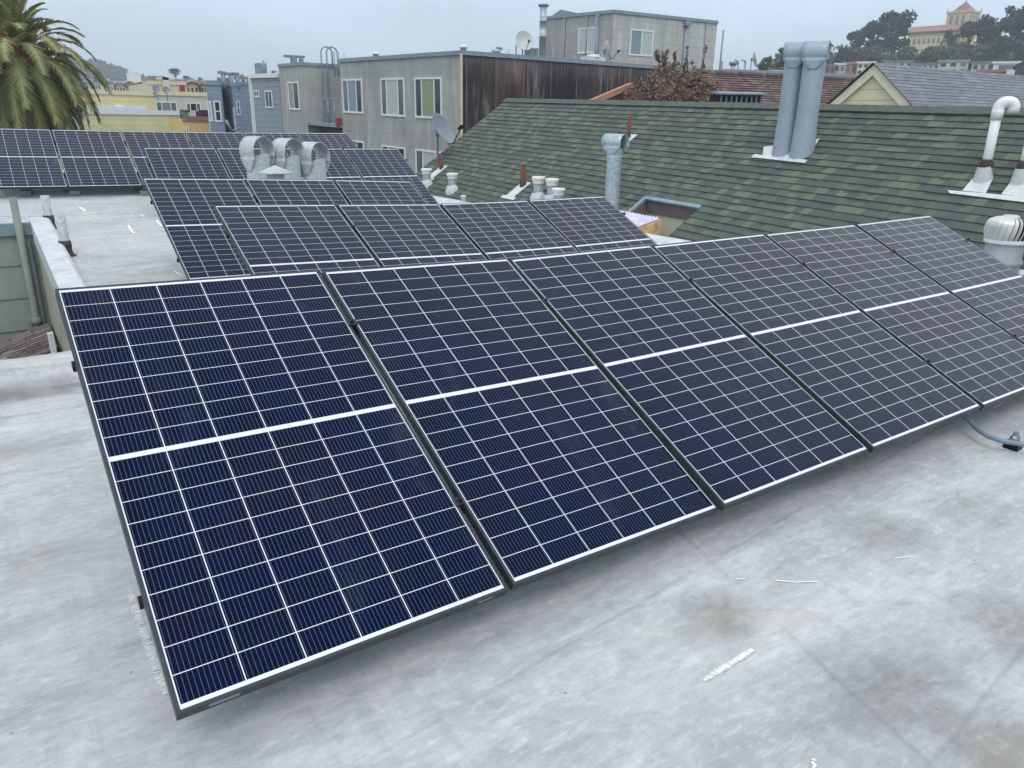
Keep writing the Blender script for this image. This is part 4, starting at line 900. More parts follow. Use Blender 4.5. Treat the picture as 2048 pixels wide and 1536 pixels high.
# ---- slate and blue houses left of the grey block
def row_house(name, lab, F, a0, a1, ztop, mat, depth=9, trim=True, zb=-10.5):
    r_ = thing(name, lab, 'house'); b = B(); n = -F.n if F.n.dot(EYE-F.P) > 0 else F.n
    P0, P1 = F.w(a0, 0), F.w(a1, 0); z0 = zb-F.P.z
    q = [F.w(a0, z0), F.w(a1, z0), F.w(a1, ztop), F.w(a0, ztop)]; b.face(q); b.face([p+n*depth for p in q][::-1])
    b.face([q[0], q[3], q[3]+n*depth, q[0]+n*depth]); b.face([q[1], q[1]+n*depth, q[2]+n*depth, q[2]]); b.build('wall', mat, r_)
    b = B(); b.quad(q[3]-Z*.02, q[2]-Z*.02, q[2]+n*depth-Z*.02, q[3]+n*depth-Z*.02); b.build('roof', M['asph'], r_)
    if trim:
        b = B(); d = (q[2]-q[3]).normalized(); s_ = d.cross(Z).normalized(); b.box((q[2]+q[3])/2-Z*.06-n*.05, ((q[2]-q[3]).length+.1, .12, .22), (d, s_, s_.cross(d))); b.build('cornice', M['frames'] if trim is True else trim, r_)
    return r_
SA = at(557, 148, 0, FG.w(aK, 0).x+.3); FB = Face(SA, hF); aL, zL = FB.st(502, 151)
sl = row_house('siding_house', 'slate grey horizontal siding house wall between the blue house and the grey block', FB, 0, aL, 0, M['bluegrey'])
win_px(sl, FB, 508, 182, 518, 193, [(1, wd), (1, wd)]); win_px(sl, FB, 530, 182, 544, 214, [(1, wd), (1, wd)])
a_, z_ = FB.st(501, 150); b = B(); b.box(FB.w(aL, -4, .05), (.2, .2, 8)); b.build('corner_board', M['frames'], sl); b = B(); q = FB.w(aL, .5, -.3); b.box(q+V((.3, 0, -.15)), (.55, .5, .6)); b.build('chimney', M['flashblue'], sl)
P = FB.w(aL-.8, 0, -.5); t = top_z(P, 121)-P.z; tag(B().tube([P, P+Z*t], .06, 8).build('roof_pipe', M['coping']), 'thin leaning pole on the slate siding house', 'pole', 'slim poles')
# blue house with bay
BA = at(478, 168, 1, 52.); FBf = Face(BA, X); aM, _ = FBf.st(412, 168)
bl = thing('blue_house', 'light blue siding house with a bay window and three blue vent pipes on top', 'house')
z0 = BA.z; pts_px = [(502, 168), (478, 168), (461, 170), (445, 169), (441, 168), (412, 167)]
dep = [53., 52.5, 52., 55., 50.5, 50.]
poly = []
for (px, py), dd in zip([(503, 168), (480, 168), (463, 170), (445, 170), (440, 168), (412, 167)], [54., 53., 52.5, 55., 50.8, 50.6]):
    q = at(px, py, 1, dd); poly.append(q)
b = B()
for p, q in zip(poly, poly[1:]): b.quad(p, q, V((q.x, q.y, -11)), V((p.x, p.y, -11)))
b.build('wall', M['blues'], bl)
e = [V((at(422, 167, 1, 60.).x, 60, poly[-1].z)), V((poly[0].x, 60, poly[0].z))]; b = B(); b.quad(poly[-1], e[0], V((e[0].x, 60, -11)), V((poly[-1].x, poly[-1].y, -11))); b.build('far_wall', M['blues'], bl)
b = B(); b.face([p-Z*.02 for p in poly]+e); b.build('roof', M['asph'], bl)
b = B()
for p, q in zip(poly, poly[1:]): cop(p, q, .1, .22)
b.build('cornice', M['blues'], bl)
F5 = Face(poly[5], poly[4]-poly[5]); win_px(bl, F5, 426, 203, 440, 242, [(1, wd)], kind='h', fw=.09); win_px(bl, F5, 414, 203, 421, 241, [(1, wd)], kind='h', fw=.09)
F3 = Face(poly[2], poly[1]-poly[2]); win_px(bl, F3, 472, 203, 478, 230, [(1, wd)], kind='h', fw=.06)
b = B(); F4 = Face(poly[4], poly[3]-poly[4]); q = at(467, 215, 1, 51.5); b.tube([q, V((q.x, q.y, q.z-4))], .09, 8); q = at(452, 240, 1, 50.5); q2 = at(463, 262, 1, 50.5); b.tube([q, q2], .08, 8); q3 = at(480, 256, 1, 50.5); b.tube([q2, q3], .06, 8); b.build('downspout', M['coping'], bl)
for i, px in enumerate((448, 463, 475)):
    P = at(px, 169, 1, 53.); t = top_z(P, (144, 147, 147)[i])-P.z; r_ = thing('blue_vent', ('leftmost and tallest', 'middle', 'rightmost')[i]+' of the three blue vent pipes on the blue house', 'vent pipe', P, 'three blue vent pipes')
    B().tube([(0, 0, -.3), (0, 0, t*.9)], .13, 12).build('pipe', M['blues'], r_); B().box((-.08, 0, t*.95), (.44, .26, .16)).build('cowl', M['conduit'], r_)

# ---- yellow and beige buildings at mid distance
def boxb(name, lab, x0, y0, x1, y1, depth, mat, back=10, zb=-12, trim=None, wins=(), cat='building'):
    A = at(x0, y0, 1, depth); C = at(x1, y1, 1, depth); F = Face(A, C-A); r_ = thing(name, lab, cat); L = (C-A).length
    b = B(); b.prism([(A.x, depth), (C.x, depth), (C.x, depth+back), (A.x, depth+back)], zb, [A.z, C.z, C.z, A.z]); b.build('wall', mat, r_)
    b = B(); b.quad(A+Z*.01, C+Z*.01, C+Yv*back+Z*.01, A+Yv*back+Z*.01); b.build('roof', M['asph'], r_)
    b = B(); d = (C-A).normalized(); b.box((A+C)/2, (L+.1, .15, .3), (d, Yv, Z)); b.build('coping', trim or M['coping'], r_)
    for w in wins: win_px(r_, F, *w[:4], w[4], **(w[5] if len(w) > 5 else {}))
    return r_, F
yb, _ = boxb('yellow_building', 'bright yellow sided building behind the palm with a long blank wall', 120, 181, 308, 188, 66., M['yellow'], trim=M['creamb'])
bb, FBB = boxb('beige_building', 'pale beige building with two wide aluminium windows beside the yellow wall', 308, 186, 413, 189, 66., M['bstucco'], trim=M['creamb'],
     wins=((311, 204, 353, 223, [(1, wgn), (1.6, M['cgrey']), (1.1, wgn)]), (371, 206, 401, 222, [(1, wgn), (1.4, wd), (1, wgn)])))
bc, FBC = boxb('cream_block', 'cream stucco upper storey with a dark red square panel', 296, 165, 371, 167, 74., M['creamb'], trim=M['creamb'])
s0, z0 = FBC.st(358, 170); s1, z1 = FBC.st(370, 188); b = B(); b.box(FBC.w((s0+s1)/2, (z0+z1)/2, .1), (abs(s1-s0), .1, abs(z1-z0))); b.build('red_panel', M['redp'], bc)
s0, z0 = FBC.st(325, 178); b = B(); q = at(330, 160, 1, 73.); b.box(q-Z*.6, (.5, .5, 1.6)); b.box(q+Z*.1, (1.3, .5, .2)); b.build('chimney', M['creamb'], bc)
py_, FPY = boxb('pale_yellow_building', 'low pale yellow sided building with cluttered white flat roof in front of the yellow wall', 80, 222, 366, 226, 58., M['paley'], back=7, trim=M['wroof'])
b = B(); rr = random.Random(3)
for px in (192, 205, 215, 240, 255, 262): q = at(px, 219, 1, 59.+rr.random()*4); b.box(q, (1.2+rr.random(), .8, .3+.3*rr.random()))
b.build('roof_clutter', M['wroof'], py_)
oc, FOC_ = boxb('ochre_house', 'small ochre stucco house with a railed roof deck', 366, 237, 417, 238, 54., M['ochre'], back=6, wins=((371, 254, 377, 270, [(1, wd)]),), trim=M['redroof'])
b = B(); 
for px in list(range(362, 380, 3))+[400, 405, 410, 415]: q = at(px, 237, 1, 54.); b.tube([q, V((q.x, q.y, at(px, 221, 1, 54.).z))], .035, 6)
b.tube([at(361, 221, 1, 54.), at(380, 222, 1, 54.)], .05, 6); b.tube([at(398, 221, 1, 54.), at(417, 222, 1, 54.)], .05, 6); b.box(at(407, 232, 1, 54.3), (.9, .1, .6)); b.build('deck_railing', plain('railing_brown', S((80, 66, 66)), .8), oc)
for i, (px, py) in enumerate(((312, 176), (332, 178))):
    sat_dish(at(px, py+2, 1, 64.), .5, (-.4, -1, .3), ('left' if i == 0 else 'right')+' small dish on the beige building roof', .8, M['dish'])

# ------------------------------------------------------------------ terrain
def smooth(a, b_, x): t = max(0, min(1, (x-a)/(b_-a))); return t*t*(3-2*t)
def zterr(x, y):
    r = math.hypot(x, y); az = math.degrees(math.atan2(x, y))     # azimuth from +Y towards +X
    z = -10.5+smooth(70, 420, r)*16+smooth(420, 1600, r)*40
    wr_ = smooth(50.5, 55.5, az)*(1-smooth(80, 100, az)) if az < 100 else 0
    tr = -10.5+smooth(60, 165, r)*20.5
    for (r0, z0), (r1, z1) in (((165, 10), (190, 14)), ((190, 13), (236, 17)), ((236, 17), (262, 21.5)), ((262, 21.5), (290, 26)), ((290, 26), (340, 24)), ((340, 27), (3300, 20))):
        if r0 <= r < r1: tr = z0+(z1-z0)*(r-r0)/(r1-r0)
    right = (tr-z)*wr_
    leftw = math.exp(-((az-4.5)/3.2)**2)*smooth(500, 900, r)*42+math.exp(-((az+3)/6)**2)*smooth(500, 900, r)*55
    return z+right+leftw*.5
b = B(); rs = [0, 30, 60, 90, 130, 165, 190, 212, 236, 262, 290, 340, 380, 420, 520, 650, 800, 1000, 1300, 1700, 2300, 3200]; na = 240
b.s = True
for i in range(len(rs)-1):
    for j in range(na):
        a0, a1 = math.tau*j/na, math.tau*(j+1)/na
        p = [(rs[i]*math.sin(a0), rs[i]*math.cos(a0)), (rs[i+1]*math.sin(a0), rs[i+1]*math.cos(a0)), (rs[i+1]*math.sin(a1), rs[i+1]*math.cos(a1)), (rs[i]*math.sin(a1), rs[i]*math.cos(a1))]
        b.face([(x, y, zterr(x, y)) for x, y in (p if i else p[:3])])
structure(b.build('ground', M['ground']))

# ------------------------------------------------------------------ trees
def leaf_cloud(b, blobs, n, size, rnd, flat=.6):
    tot = sum(w for *_, w in blobs)
    for (c, rx, ry, rz, w) in blobs:
        for _ in range(int(n*w/tot)):
            while True:
                d = V((rnd.uniform(-1, 1), rnd.uniform(-1, 1), rnd.uniform(-1, 1)))
                if .3 < d.length < 1: break
            if noise.noise(V((c.x+d.x*rx, c.y+d.y*ry, c.z+d.z*rz))*(.9/max(size, .02)*.16)) < -.12: continue
            p = V(c)+V((d.x*rx, d.y*ry, d.z*rz)); a = V((rnd.gauss(0, 1), rnd.gauss(0, 1), rnd.gauss(0, flat))).normalized(); e = a.orthogonal().normalized()
            e = Quaternion(a, rnd.uniform(0, 6.3)) @ e; g = a.cross(e); s = size*rnd.uniform(.6, 1.4)
            b.quad(p-e*s*.5-g*s*.3, p+e*s*.5-g*s*.3, p+e*s*.5+g*s*.3, p-e*s*.4+g*s*.3)
def tree(px, top, bot, wpx, r, lab, mat, name='evergreen_tree', group='evergreens on the hill', n=1300, shape='round', seed=0):
    d = ray(px, bot); k2 = r/math.hypot(d.x, d.y); P = EYE+d*k2; m = r/FOC*1.05; h = (bot-top)*m*(.86 if r > 100 else 1); w = wpx*m*.94; rnd = random.Random(seed+int(px))
    r_ = thing(name, lab, 'tree', P, group); b = B()
    b.tube([(0, 0, -3), (.02*w, 0, h*.35), (-.02*w, 0, h*.75)], [w*.024, w*.02, w*.01], 8)
    blobs = []
    for i in range(17 if shape != 'wisp' else 9):
        t = rnd.random(); a = rnd.uniform(0, 6.3)
        if shape == 'round': z = h*(.3+.56*t); rad = w*.36*math.sqrt(max(.05, 1-((t-.35)/.75)**2))*rnd.uniform(.45, 1)
        elif shape == 'flat': z = h*(.62+.28*t); rad = w*.42*rnd.uniform(.2, 1)*(1-.4*t)
        elif shape == 'low': z = h*(.25+.5*t); rad = w*.4*rnd.random()
        else: z = h*(.2+.7*t); rad = w*.3*rnd.random()
        c = V((rad*math.cos(a), rad*math.sin(a)*.8, z)); s = w*rnd.uniform(.13, .24)
        blobs.append((c, s, s, s*(.45 if shape == 'flat' else .7), s*s)); b.tube([(0, 0, h*.4 if shape != 'low' else 0), c], [w*.014, w*.005], 5, False)
    blobs.append((V((0, 0, h*(.66 if shape != 'flat' else .75))), w*.28, w*.24, h*(.2 if shape != 'flat' else .1), w*w*.06))
    b.build('trunk', M['bark'], r_); b = B(); leaf_cloud(b, blobs, int(n*2.2), w*.055, rnd); b.build('crown', mat, r_)
T = [(1568, 98, 150, 48, 150, 'small dark tree left of the tall ducts', 'leafd', 'round'), (1708, 60, 128, 46, 230, 'narrow ragged evergreen at the left end of the hill', 'leafd', 'wisp'),
     (1738, 42, 132, 62, 235, 'tall dark evergreen rising just left of the broad crown', 'leafd', 'round'), (1778, 33, 132, 76, 240, 'broad dark evergreen, tallest left of the yellow school', 'leafd', 'round'),
     (1680, 92, 135, 40, 215, 'low dark tree right behind the duct hoods', 'leafd', 'low'), (1890, 62, 120, 30, 255, 'dark tree directly below the church tower', 'leafd', 'round'),
     (1930, 54, 126, 50, 250, 'spreading dark tree just right of the church tower', 'leafd', 'flat'), (1958, 43, 128, 64, 245, 'wide dark evergreen right of the tower', 'leafd', 'round'),
     (2012, 26, 128, 64, 240, 'tall dark evergreen near the right edge of the hill', 'leafd', 'round'), (2045, 30, 130, 60, 238, 'dark evergreen cut by the right edge of the photo', 'leafd', 'flat'),
     (1990, 75, 135, 70, 232, 'lower dark tree in front of the right hand evergreens', 'leafd', 'low'), (1905, 90, 134, 56, 230, 'rounded dark tree below the school wing', 'leafm', 'low'),
     (1860, 96, 134, 54, 228, 'dull green tree in front of the yellow school', 'leafm', 'low'), (1812, 97, 134, 64, 226, 'olive tree in front of the left end of the school', 'leafb', 'low'),
     (1745, 92, 132, 66, 222, 'olive green tree at the foot of the broad evergreen', 'leafm', 'low'), (1700, 100, 134, 44, 218, 'small green tree at the foot of the ragged evergreen', 'leafm', 'low'),
     (1944, 92, 134, 62, 224, 'mid green tree under the spreading tree', 'leafm', 'low'), (2040, 92, 136, 50, 224, 'mid green tree low at the right edge', 'leafd', 'low')]
for i, (px, t, bt, w, r, lab, mt, sh) in enumerate(T): tree(px, t, bt, w, r, lab, M[mt], seed=i, n=1500 if w > 45 else 900, shape=sh)
for i, (px, t, bt, w, r, lab, sh) in enumerate(((353, 140, 168, 25, 300, 'round dark tree on the skyline above the cream block', 'flat'), (373, 153, 166, 16, 320, 'small tree right of the round skyline tree', 'flat'), (402, 155, 166, 14, 330, 'tiny tree left of the blue vents', 'low'),
      (196, 155, 172, 16, 260, 'dark bushy tree below the wooded hill', 'round'), (550, 141, 151, 16, 200, 'sliver of dark tree above the slate house roof', 'low'), (486, 150, 160, 18, 330, 'small dark tree between the blue vents and slate house', 'low'))):
    tree(px, t, bt, w, r, lab, M['leafd'], group='far trees on the left skyline', n=500, shape=sh, seed=50+i)
# scrub on the right hill (a mass)
b = B(); rnd = random.Random(11); blobs = []
for px in range(1560, 2110, 12):
    d = ray(px, 128); k2 = 236/math.hypot(d.x, d.y); c = EYE+d*k2; blobs.append((c-Z*rnd.uniform(1, 4), 6, 6, 4.5, 1))
    d = ray(px, 118); k2 = 252/math.hypot(d.x, d.y); c = EYE+d*k2; blobs.append((c-Z*rnd.uniform(1, 6), 7, 7, 5.5, 1))
leaf_cloud(b, blobs, 34000, .95, rnd); o = b.build('hill_scrub', M['leafb']); o['kind'] = 'stuff'; tag(o, 'dull green scrub covering the right hillside', 'scrub')
# wooded hill at the far left (a mass)
b = B(); blobs = []; prof = [(120, 134), (150, 130), (175, 127), (200, 129), (225, 137), (245, 145), (262, 152), (285, 157)]
for i in range(120):
    t = rnd.random()*(len(prof)-1); j = int(t); f = t-j; px = prof[j][0]*(1-f)+prof[j+1][0]*f; py = prof[j][1]*(1-f)+prof[j+1][1]*f+rnd.random()**.7*(172-145)
    py = max(py, 0)+1.5; d = ray(px, py); k2 = (700+120*rnd.random())/math.hypot(d.x, d.y); blobs.append((EYE+d*k2, 11, 11, 5, 1))
leaf_cloud(b, blobs, 16000, 2.6, rnd); o = b.build('hill_woods', M['leafd']); o['kind'] = 'stuff'; tag(o, 'dark wooded hill on the far left skyline', 'woods')

# reddish bush
P = at(1335, 205, 1, 19.3); bu = thing('rusty_bush', 'scraggly reddish brown bush rising above the green ridge', 'bush', V((P.x, P.y, P.z-1)))
rnd = random.Random(5); b = B(); br = B(); m = 27.4/FOC
def bp(px, py, dy=0.): q = at(px, py, 1, 19.3+dy); return q-V((P.x, P.y, P.z-1))
blobs = []
for (px, py, s) in ((1265, 190, .35), (1290, 180, .5), (1320, 165, .55), (1345, 150, .5), (1345, 185, .6), (1375, 175, .55), (1400, 160, .4), (1405, 190, .5), (1425, 190, .4), (1375, 195, .6), (1300, 198, .5), (1330, 140, .3), (1360, 150, .35), (1395, 145, .25), (1270, 160, .25), (1430, 170, .25)):
    c = bp(px, py, rnd.uniform(-.8, .8)); blobs.append((c, s, s, s*.9, s*s)); br.tube([bp(1340+rnd.uniform(-20, 20), 215), c.lerp(bp(1340, 210), .4)+V((rnd.uniform(-.1, .1), 0, 0)), c], [.05, .03, .01], 6, False)
leaf_cloud(b, blobs, 5200, .07, rnd)
for (px, py, tx, ty) in ((1320, 150, 1312, 102), (1326, 150, 1335, 98), (1345, 145, 1350, 104), (1330, 150, 1324, 92), (1365, 150, 1375, 96), (1375, 140, 1372, 105), (1400, 145, 1412, 94), (1408, 140, 1404, 118), (1316, 140, 1316, 108), (1385, 150, 1384, 126), (1345, 150, 1349, 110)):
    a, c = bp(px, py), bp(tx, ty); br.tube([a, a.lerp(c, .5)+V((.05, 0, 0)), c], [.022, .014, .006], 5, False)
    leaf_cloud(b, [(a.lerp(c, .35+f*.6), .07, .07, .16, 1) for f in (0, .3, .6, .95)], 130, .06, rnd)
br.build('branch', M['bark'], bu); b.build('foliage', M['bush'], bu)
P = at(1405, 205, 1, 17.8); tree_ = None

# brown tiled house, its slatted vent, orange rake
q0 = at(1395, 146, 1, 22.5); q1 = at(1700, 160, 1, 22.); q1.z -= 0
bt = thing('tiled_house', 'house with a long brown tiled roof behind the reddish bush', 'house')
dr = (q1-q0).normalized(); dd = V((0, -1, -.62)).normalized(); dd = (dd-dr*dd.dot(dr)).normalized(); nn = dr.cross(dd); nn = -nn if nn.z < 0 else nn
b = B(); L = (q1-q0).length+.5; s0_ = 0
for i in range(30):
    b.quad((0, i*.18, -.0), (L, i*.18, 0), (L, (i+1)*.18, .035), (0, (i+1)*.18, .035)); b.quad((0, (i+1)*.18, .035), (L, (i+1)*.18, .035), (L, (i+1)*.18, 0), (0, (i+1)*.18, 0))
o = b.build('tile_roof', M['tile'], bt); o.matrix_local = Matrix.Translation(q0) @ Matrix((dr, dd, nn)).transposed().to_4x4()
b = B()
for i in range(int(L/.3)): b.lathe((i*.3, 0, .04), [(.1, 0), (.085, .31)], 8, V((1, 0, 0)), math.pi*0, math.pi*2)
o = b.build('ridge_tile', M['tile'], bt); o.matrix_local = Matrix.Translation(q0) @ Matrix((dr, dd, nn)).transposed().to_4x4()
b = B(); b.quad(q0, q1+dr*.5, q1+dr*.5+V((0, 4, -2.5)), q0+V((0, 4, -2.5))); b.build('rear_slope', M['tile'], bt)
b = B(); b.prism([(q0.x+.3, q0.y-4), (q1.x, q1.y-4), (q1.x, q1.y+3.6), (q0.x+.3, q0.y+3.6)], -9, q0.z-2.6); b.build('wall', M['creamb'], bt)
sv = thing('slatted_vent', 'dark hooded roof vent box with pale vertical slats poking above the green ridge', 'roof vent')
c0, c1 = at(1438, 186, 1, 17.), at(1528, 187, 1, 17.); dv = (c1-c0).normalized(); L = (c1-c0).length
b = B(); b.quad(c0-V((.08, .12, .03)), c1+V((.08, -.12, -.03)), c1+V((.08, .3, .03)), c0+V((-.08, .3, .03))); b.build('hood', M['conduit'], sv, thick=.04)
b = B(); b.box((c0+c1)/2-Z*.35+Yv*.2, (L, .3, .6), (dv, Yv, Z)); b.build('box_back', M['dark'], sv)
b = B(); 
for i in range(9): b.box(c0+dv*(L*(i+.5)/9)-Z*.33, (.07, .03, .5), (dv, Yv, Z))
b.build('slat', M['slat'], sv); rebase(sv)
# end lattice of the vent, orange gable
og = thing('orange_gable', 'terracotta orange barge board of a gable climbing behind the green ridge', 'gable roof')
g0, g1 = at(1180, 203, 1, 19.8), at(1262, 168, 1, 19.8)
d = (g1-g0).normalized(); b = B(); b.box((g0+g1)/2-Z*.04, ((g1-g0).length, .2, .16), (d, Yv, d.cross(Yv))); b.build('barge_board', M['terra'], og)
b = B(); g2 = at(1345, 204, 1, 19.8); b.face([g0+Yv*.06-Z*.05, g1+Yv*.06-Z*.05, g2+Yv*.06, V((g2.x, g2.y+.06, -9)), V((g0.x, g0.y+.06, -9))]); b.build('gable_wall', plain('rose_wall', S((132, 98, 92)), .85), og)
b = B(); b.quad(g0, g1, g1+Yv*.25, g0+Yv*.25); b.quad(g1, g2, g2+Yv*.25, g1+Yv*.25); b.build('roof', M['tile'], og); rebase(og)

# cream gable with grey shingle roof
CX = 15.; ap = at(1752, 131, 0, CX); gl_ = at(1655, 216, 0, CX); gr_ = at(1832, 219, 0, CX)
cg = thing('cream_gable_house', 'cream boarded gable with a long grey shingled roof running off to the right', 'house')
hg = V((0, (gr_-gl_).y, 0)).normalized()
b = B(); b.face([gl_, gr_, ap+Z*.04]); b.face([gl_, V((gl_.x, gl_.y, -9)), V((gr_.x, gr_.y, -9)), gr_]); b.build('gable_wall', M['creams'], cg)
b = B()
for e in (gl_, gr_):
    d = (e-ap).normalized(); L = (e-ap).length; sd = X.cross(d).normalized()
    if sd.z > 0: sd = -sd
    b.box((ap+e)/2+sd*.065-X*(.03 if e is gl_ else .037), (L, .06, .15), (d, X, sd))
b.build('barge_board', M['creamt'], cg)
rdg = (at(2048, 156, 1, ap.y-.0)-ap); rdg = V((1, rdg.y*0-.0, rdg.z/rdg.x)).normalized(); LR = 14
for nm_, e in (('near_slope', gr_), ('far_slope', gl_)):
    d = (e-ap).normalized(); d = (d-rdg*d.dot(rdg)).normalized(); n_ = rdg.cross(d); n_ = -n_ if n_.z < 0 else n_
    b = B(); LD = (e-ap).length+1.2
    for i in range(int(LD/.1)): b.quad((-.12, i*.1, 0), (LR, i*.1, 0), (LR, (i+1)*.1, .006), (-.12, (i+1)*.1, .006)); b.quad((-.12, (i+1)*.1, .006), (LR, (i+1)*.1, .006), (LR, (i+1)*.1, 0), (-.12, (i+1)*.1, 0))
    o = b.build(nm_, M['gsh'], cg); o.matrix_local = Matrix.Translation(ap+Z*.05) @ Matrix((rdg, d, n_)).transposed().to_4x4()
# white flat roof strip behind the tile ridge
wr, _ = boxb('white_flat_roof', 'low building with a bright white flat roof beyond the brown tiles', 1645, 150, 1762, 158, 33., M['bstucco'], back=4, trim=M['coping'])
A_, C_ = at(1645, 151, 1, 33.), at(1762, 159, 1, 33.); b = B(); b.quad(A_+Z*.02, C_+Z*.02, C_+Yv*5+Z*.6, A_+Yv*5+Z*.6); b.build('roof_membrane', M['wroof'], wr)
lr, _ = boxb('long_low_roof', 'long grey flat roof line behind the brown tiled ridge', 1445, 143, 1640, 149, 36., M['bstucco'], back=5, trim=M['coping'])
# little things on that roof line
P = at(1464, 150, 1, 36.5); t = top_z(P, 124)-P.z; r_ = thing('roof_vent', 'dark collared stubby vent right of the tower block', 'vent', P, 'vents on the long low roof'); B().tube([(0, 0, -.3), (0, 0, t)], .16, 12).build('pipe', M['galvb'], r_); B().lathe((0, 0, 0), [(.16, t-.25), (.27, t-.15), (.27, t), (0, t)], 14).build('cap', M['conduit'], r_)
for i, px in enumerate((1474, 1488)):
    P = at(px, 150, 1, 36.5); t = top_z(P, 121)-P.z; s = .12
    pts = [(0, 0, -.3), (0, 0, t-.2)]+[(-.2*(1-math.cos(math.pi/2*j/4)), 0, t-.2+.2*math.sin(math.pi/2*j/4)) for j in range(5)]+[(-.42, 0, t)]
    o = B().tube(pts, .055, 8).build('gooseneck_pipe', M['galvb']); o.location = P; tag(o, ('left' if i == 0 else 'right')+' bent gooseneck pipe beside the dark collared vent', 'pipe', 'gooseneck pipes')
sat_dish(at(1508, 118, 1, 36.), .85, (.75, -.6, .25), 'pale dish on a pole above the long low roof line', 1.1, M['dishw'])
tree(1530, 120, 152, 36, 60, 'wispy bare shrub right of the pale dish', M['leafm'], 'wispy_shrub', 'shrubs on the roof line', 350, 'wisp', 3); tree(1516, 128, 152, 26, 60, 'smaller wispy shrub behind the pale dish', M['leafm'], 'wispy_shrub', 'shrubs on the roof line', 250, 'wisp', 9)

# ------------------------------------------------------------------ hillside houses at the right
def hill_house(i, x0, x1, y0, y1, r, mat, roofm, lab, nw=2, rows=1, gable=False):
    dA, dC = ray(x0, y0), ray(x1, y0); A = EYE+dA*(r/math.hypot(dA.x, dA.y)); C = EYE+dC*(r/math.hypot(dC.x, dC.y)); C.z = A.z = (A.z+C.z)/2
    q = ray((x0+x1)/2, y1); zb = (EYE+q*(r/math.hypot(q.x, q.y))).z; F = Face(A, C-A); n = -F.n if F.n.dot(EYE-A) > 0 else F.n; L = (C-A).length
    r_ = thing('hillside_house', lab, 'house', group='row houses on the slopes'); b = B(); d = n*9
    b.prism([(p.x, p.y) for p in (A, C, C+d, A+d)], zb-6, A.z); b.build('wall', mat, r_)
    b = B()
    if gable:
        h = L*.32; m0, m1 = (A+C)/2+Z*h, (A+C)/2+d+Z*h; e = (C-A).normalized()*.4; b.quad(A-e-n*.4, m0-n*.4, m1, A-e+d); b.quad(m0-n*.4, C+e-n*.4, C+e+d, m1); b.build('roof', roofm, r_, thick=.15)
        b = B(); b.face([A, C, m0]); b.build('gable_wall', mat, r_)
    else: b.box((A+C+d)/2+Z*.1, (L+.5, 9.4, .4), ((C-A).normalized(), n, Z)); b.build('roof', roofm, r_)
    H_ = A.z-zb
    for rr_ in range(rows):
        for j in range(nw):
            a0 = L*(j+.22)/nw; a1 = L*(j+.78)/nw; z1 = -H_*(rr_+.25)/rows; z0 = -H_*(rr_+.75)/rows
            q = B(); q.box(F.w((a0+a1)/2, (z0+z1)/2, .03), (a1-a0, .12, z1-z0 if z1 > z0 else z0-z1), (F.h, n, Z)); q.build('window', M['gdark'] if (i+j) % 3 else M['ggrey'], r_)
HH = [(1618, 1648, 126, 150, 190, 'creamb', 'redroof', 'red roofed cream house behind the duct hoods', 2, 1, True), (1651, 1672, 132, 150, 185, 'redroof', 'asph', 'brick red house at the left end of the hill row', 2, 1, False),
      (1670, 1692, 129, 146, 188, 'bstucco', 'wroof', 'pale grey house with dark window left of the terracotta house', 2, 1, False), (1692, 1716, 127, 147, 188, 'terra', 'terra', 'terracotta orange square house on the hill row', 2, 1, False),
      (1716, 1750, 126, 150, 186, 'creamb', 'wroof', 'cream house with two window rows on the hill row', 3, 2, False), (1770, 1826, 124, 136, 192, 'creamb', 'asph', 'long cream house above the cream gable peak', 4, 1, False),
      (1822, 1880, 129, 142, 186, 'wroof', 'asph', 'long white low house with small windows', 5, 1, False), (1878, 1938, 123, 148, 184, 'bstucco', 'coping', 'pale sage square house with shallow peaked roof', 3, 2, False),
      (1945, 1990, 126, 142, 182, 'bstucco', 'asph', 'grey house with wide windows right of the sage house', 3, 1, False), (1988, 2040, 126, 142, 178, 'wroof', 'wroof', 'blank white box house near the right edge', 1, 1, False),
      (1955, 2010, 143, 152, 165, 'redroof', 'redroof', 'low house with a red tiled roof below the white box house', 3, 1, False), (2032, 2070, 132, 152, 160, 'bark', 'tile', 'brown shingled house cut by the right edge', 1, 1, True)]
for i, h in enumerate(HH): hill_house(i, *h[:5], M[h[5]], M[h[6]], h[7], h[8], h[9], h[10])
# yellow school and tower on the hill
sA_, sC_ = (1820, 58), (1905, 60); rr0 = 275
def rp(px, py, r): d = ray(px, py); return EYE+d*(r/math.hypot(d.x, d.y))
A, C = rp(1817, 67, rr0), rp(1925, 62, rr0); C.z = A.z+.5; F = Face(A, C-A); n = -F.n if F.n.dot(EYE-A) > 0 else F.n; L = (C-A).length
sc = thing('hilltop_school', 'long yellow hilltop building with arched window rows and a red tiled roof', 'building'); b = B(); d = n*16
b.prism([(p.x, p.y) for p in (A, C, C+d, A+d)], A.z-18, A.z); b.build('wall', plain('school_yellow', S((208, 198, 164)), .85, 0, .05), sc)
b = B(); m0, m1 = A+n*8+Z*2.4, C+n*8+Z*2.4; b.quad(A-n*.8, C-n*.8, m1, m0); b.quad(m0, m1, C+d, A+d); b.build('roof', M['redroof'], sc, thick=.4)
for j in range(11):
    for k2, zz in enumerate((-2.3, -5.2)):
        a = L*(j+.5)/11; b = B(); pts = [F.w(a-.36, zz-.8, .08), F.w(a+.36, zz-.8, .08), F.w(a+.36, zz+.3, .08)]+[F.w(a+.36*math.cos(math.pi*q/6), zz+.3+.36*math.sin(math.pi*q/6), .08) for q in range(1, 6)]+[F.w(a-.36, zz+.3, .08)]; b.face(pts); b.build('window', M['cgrey'], sc, thick=.1)
tA = rp(1921, 62, 285); tw_ = 22*285/FOC; topz = rp(1922, 26, 285).z; pk = rp(1924, 6, 285).z
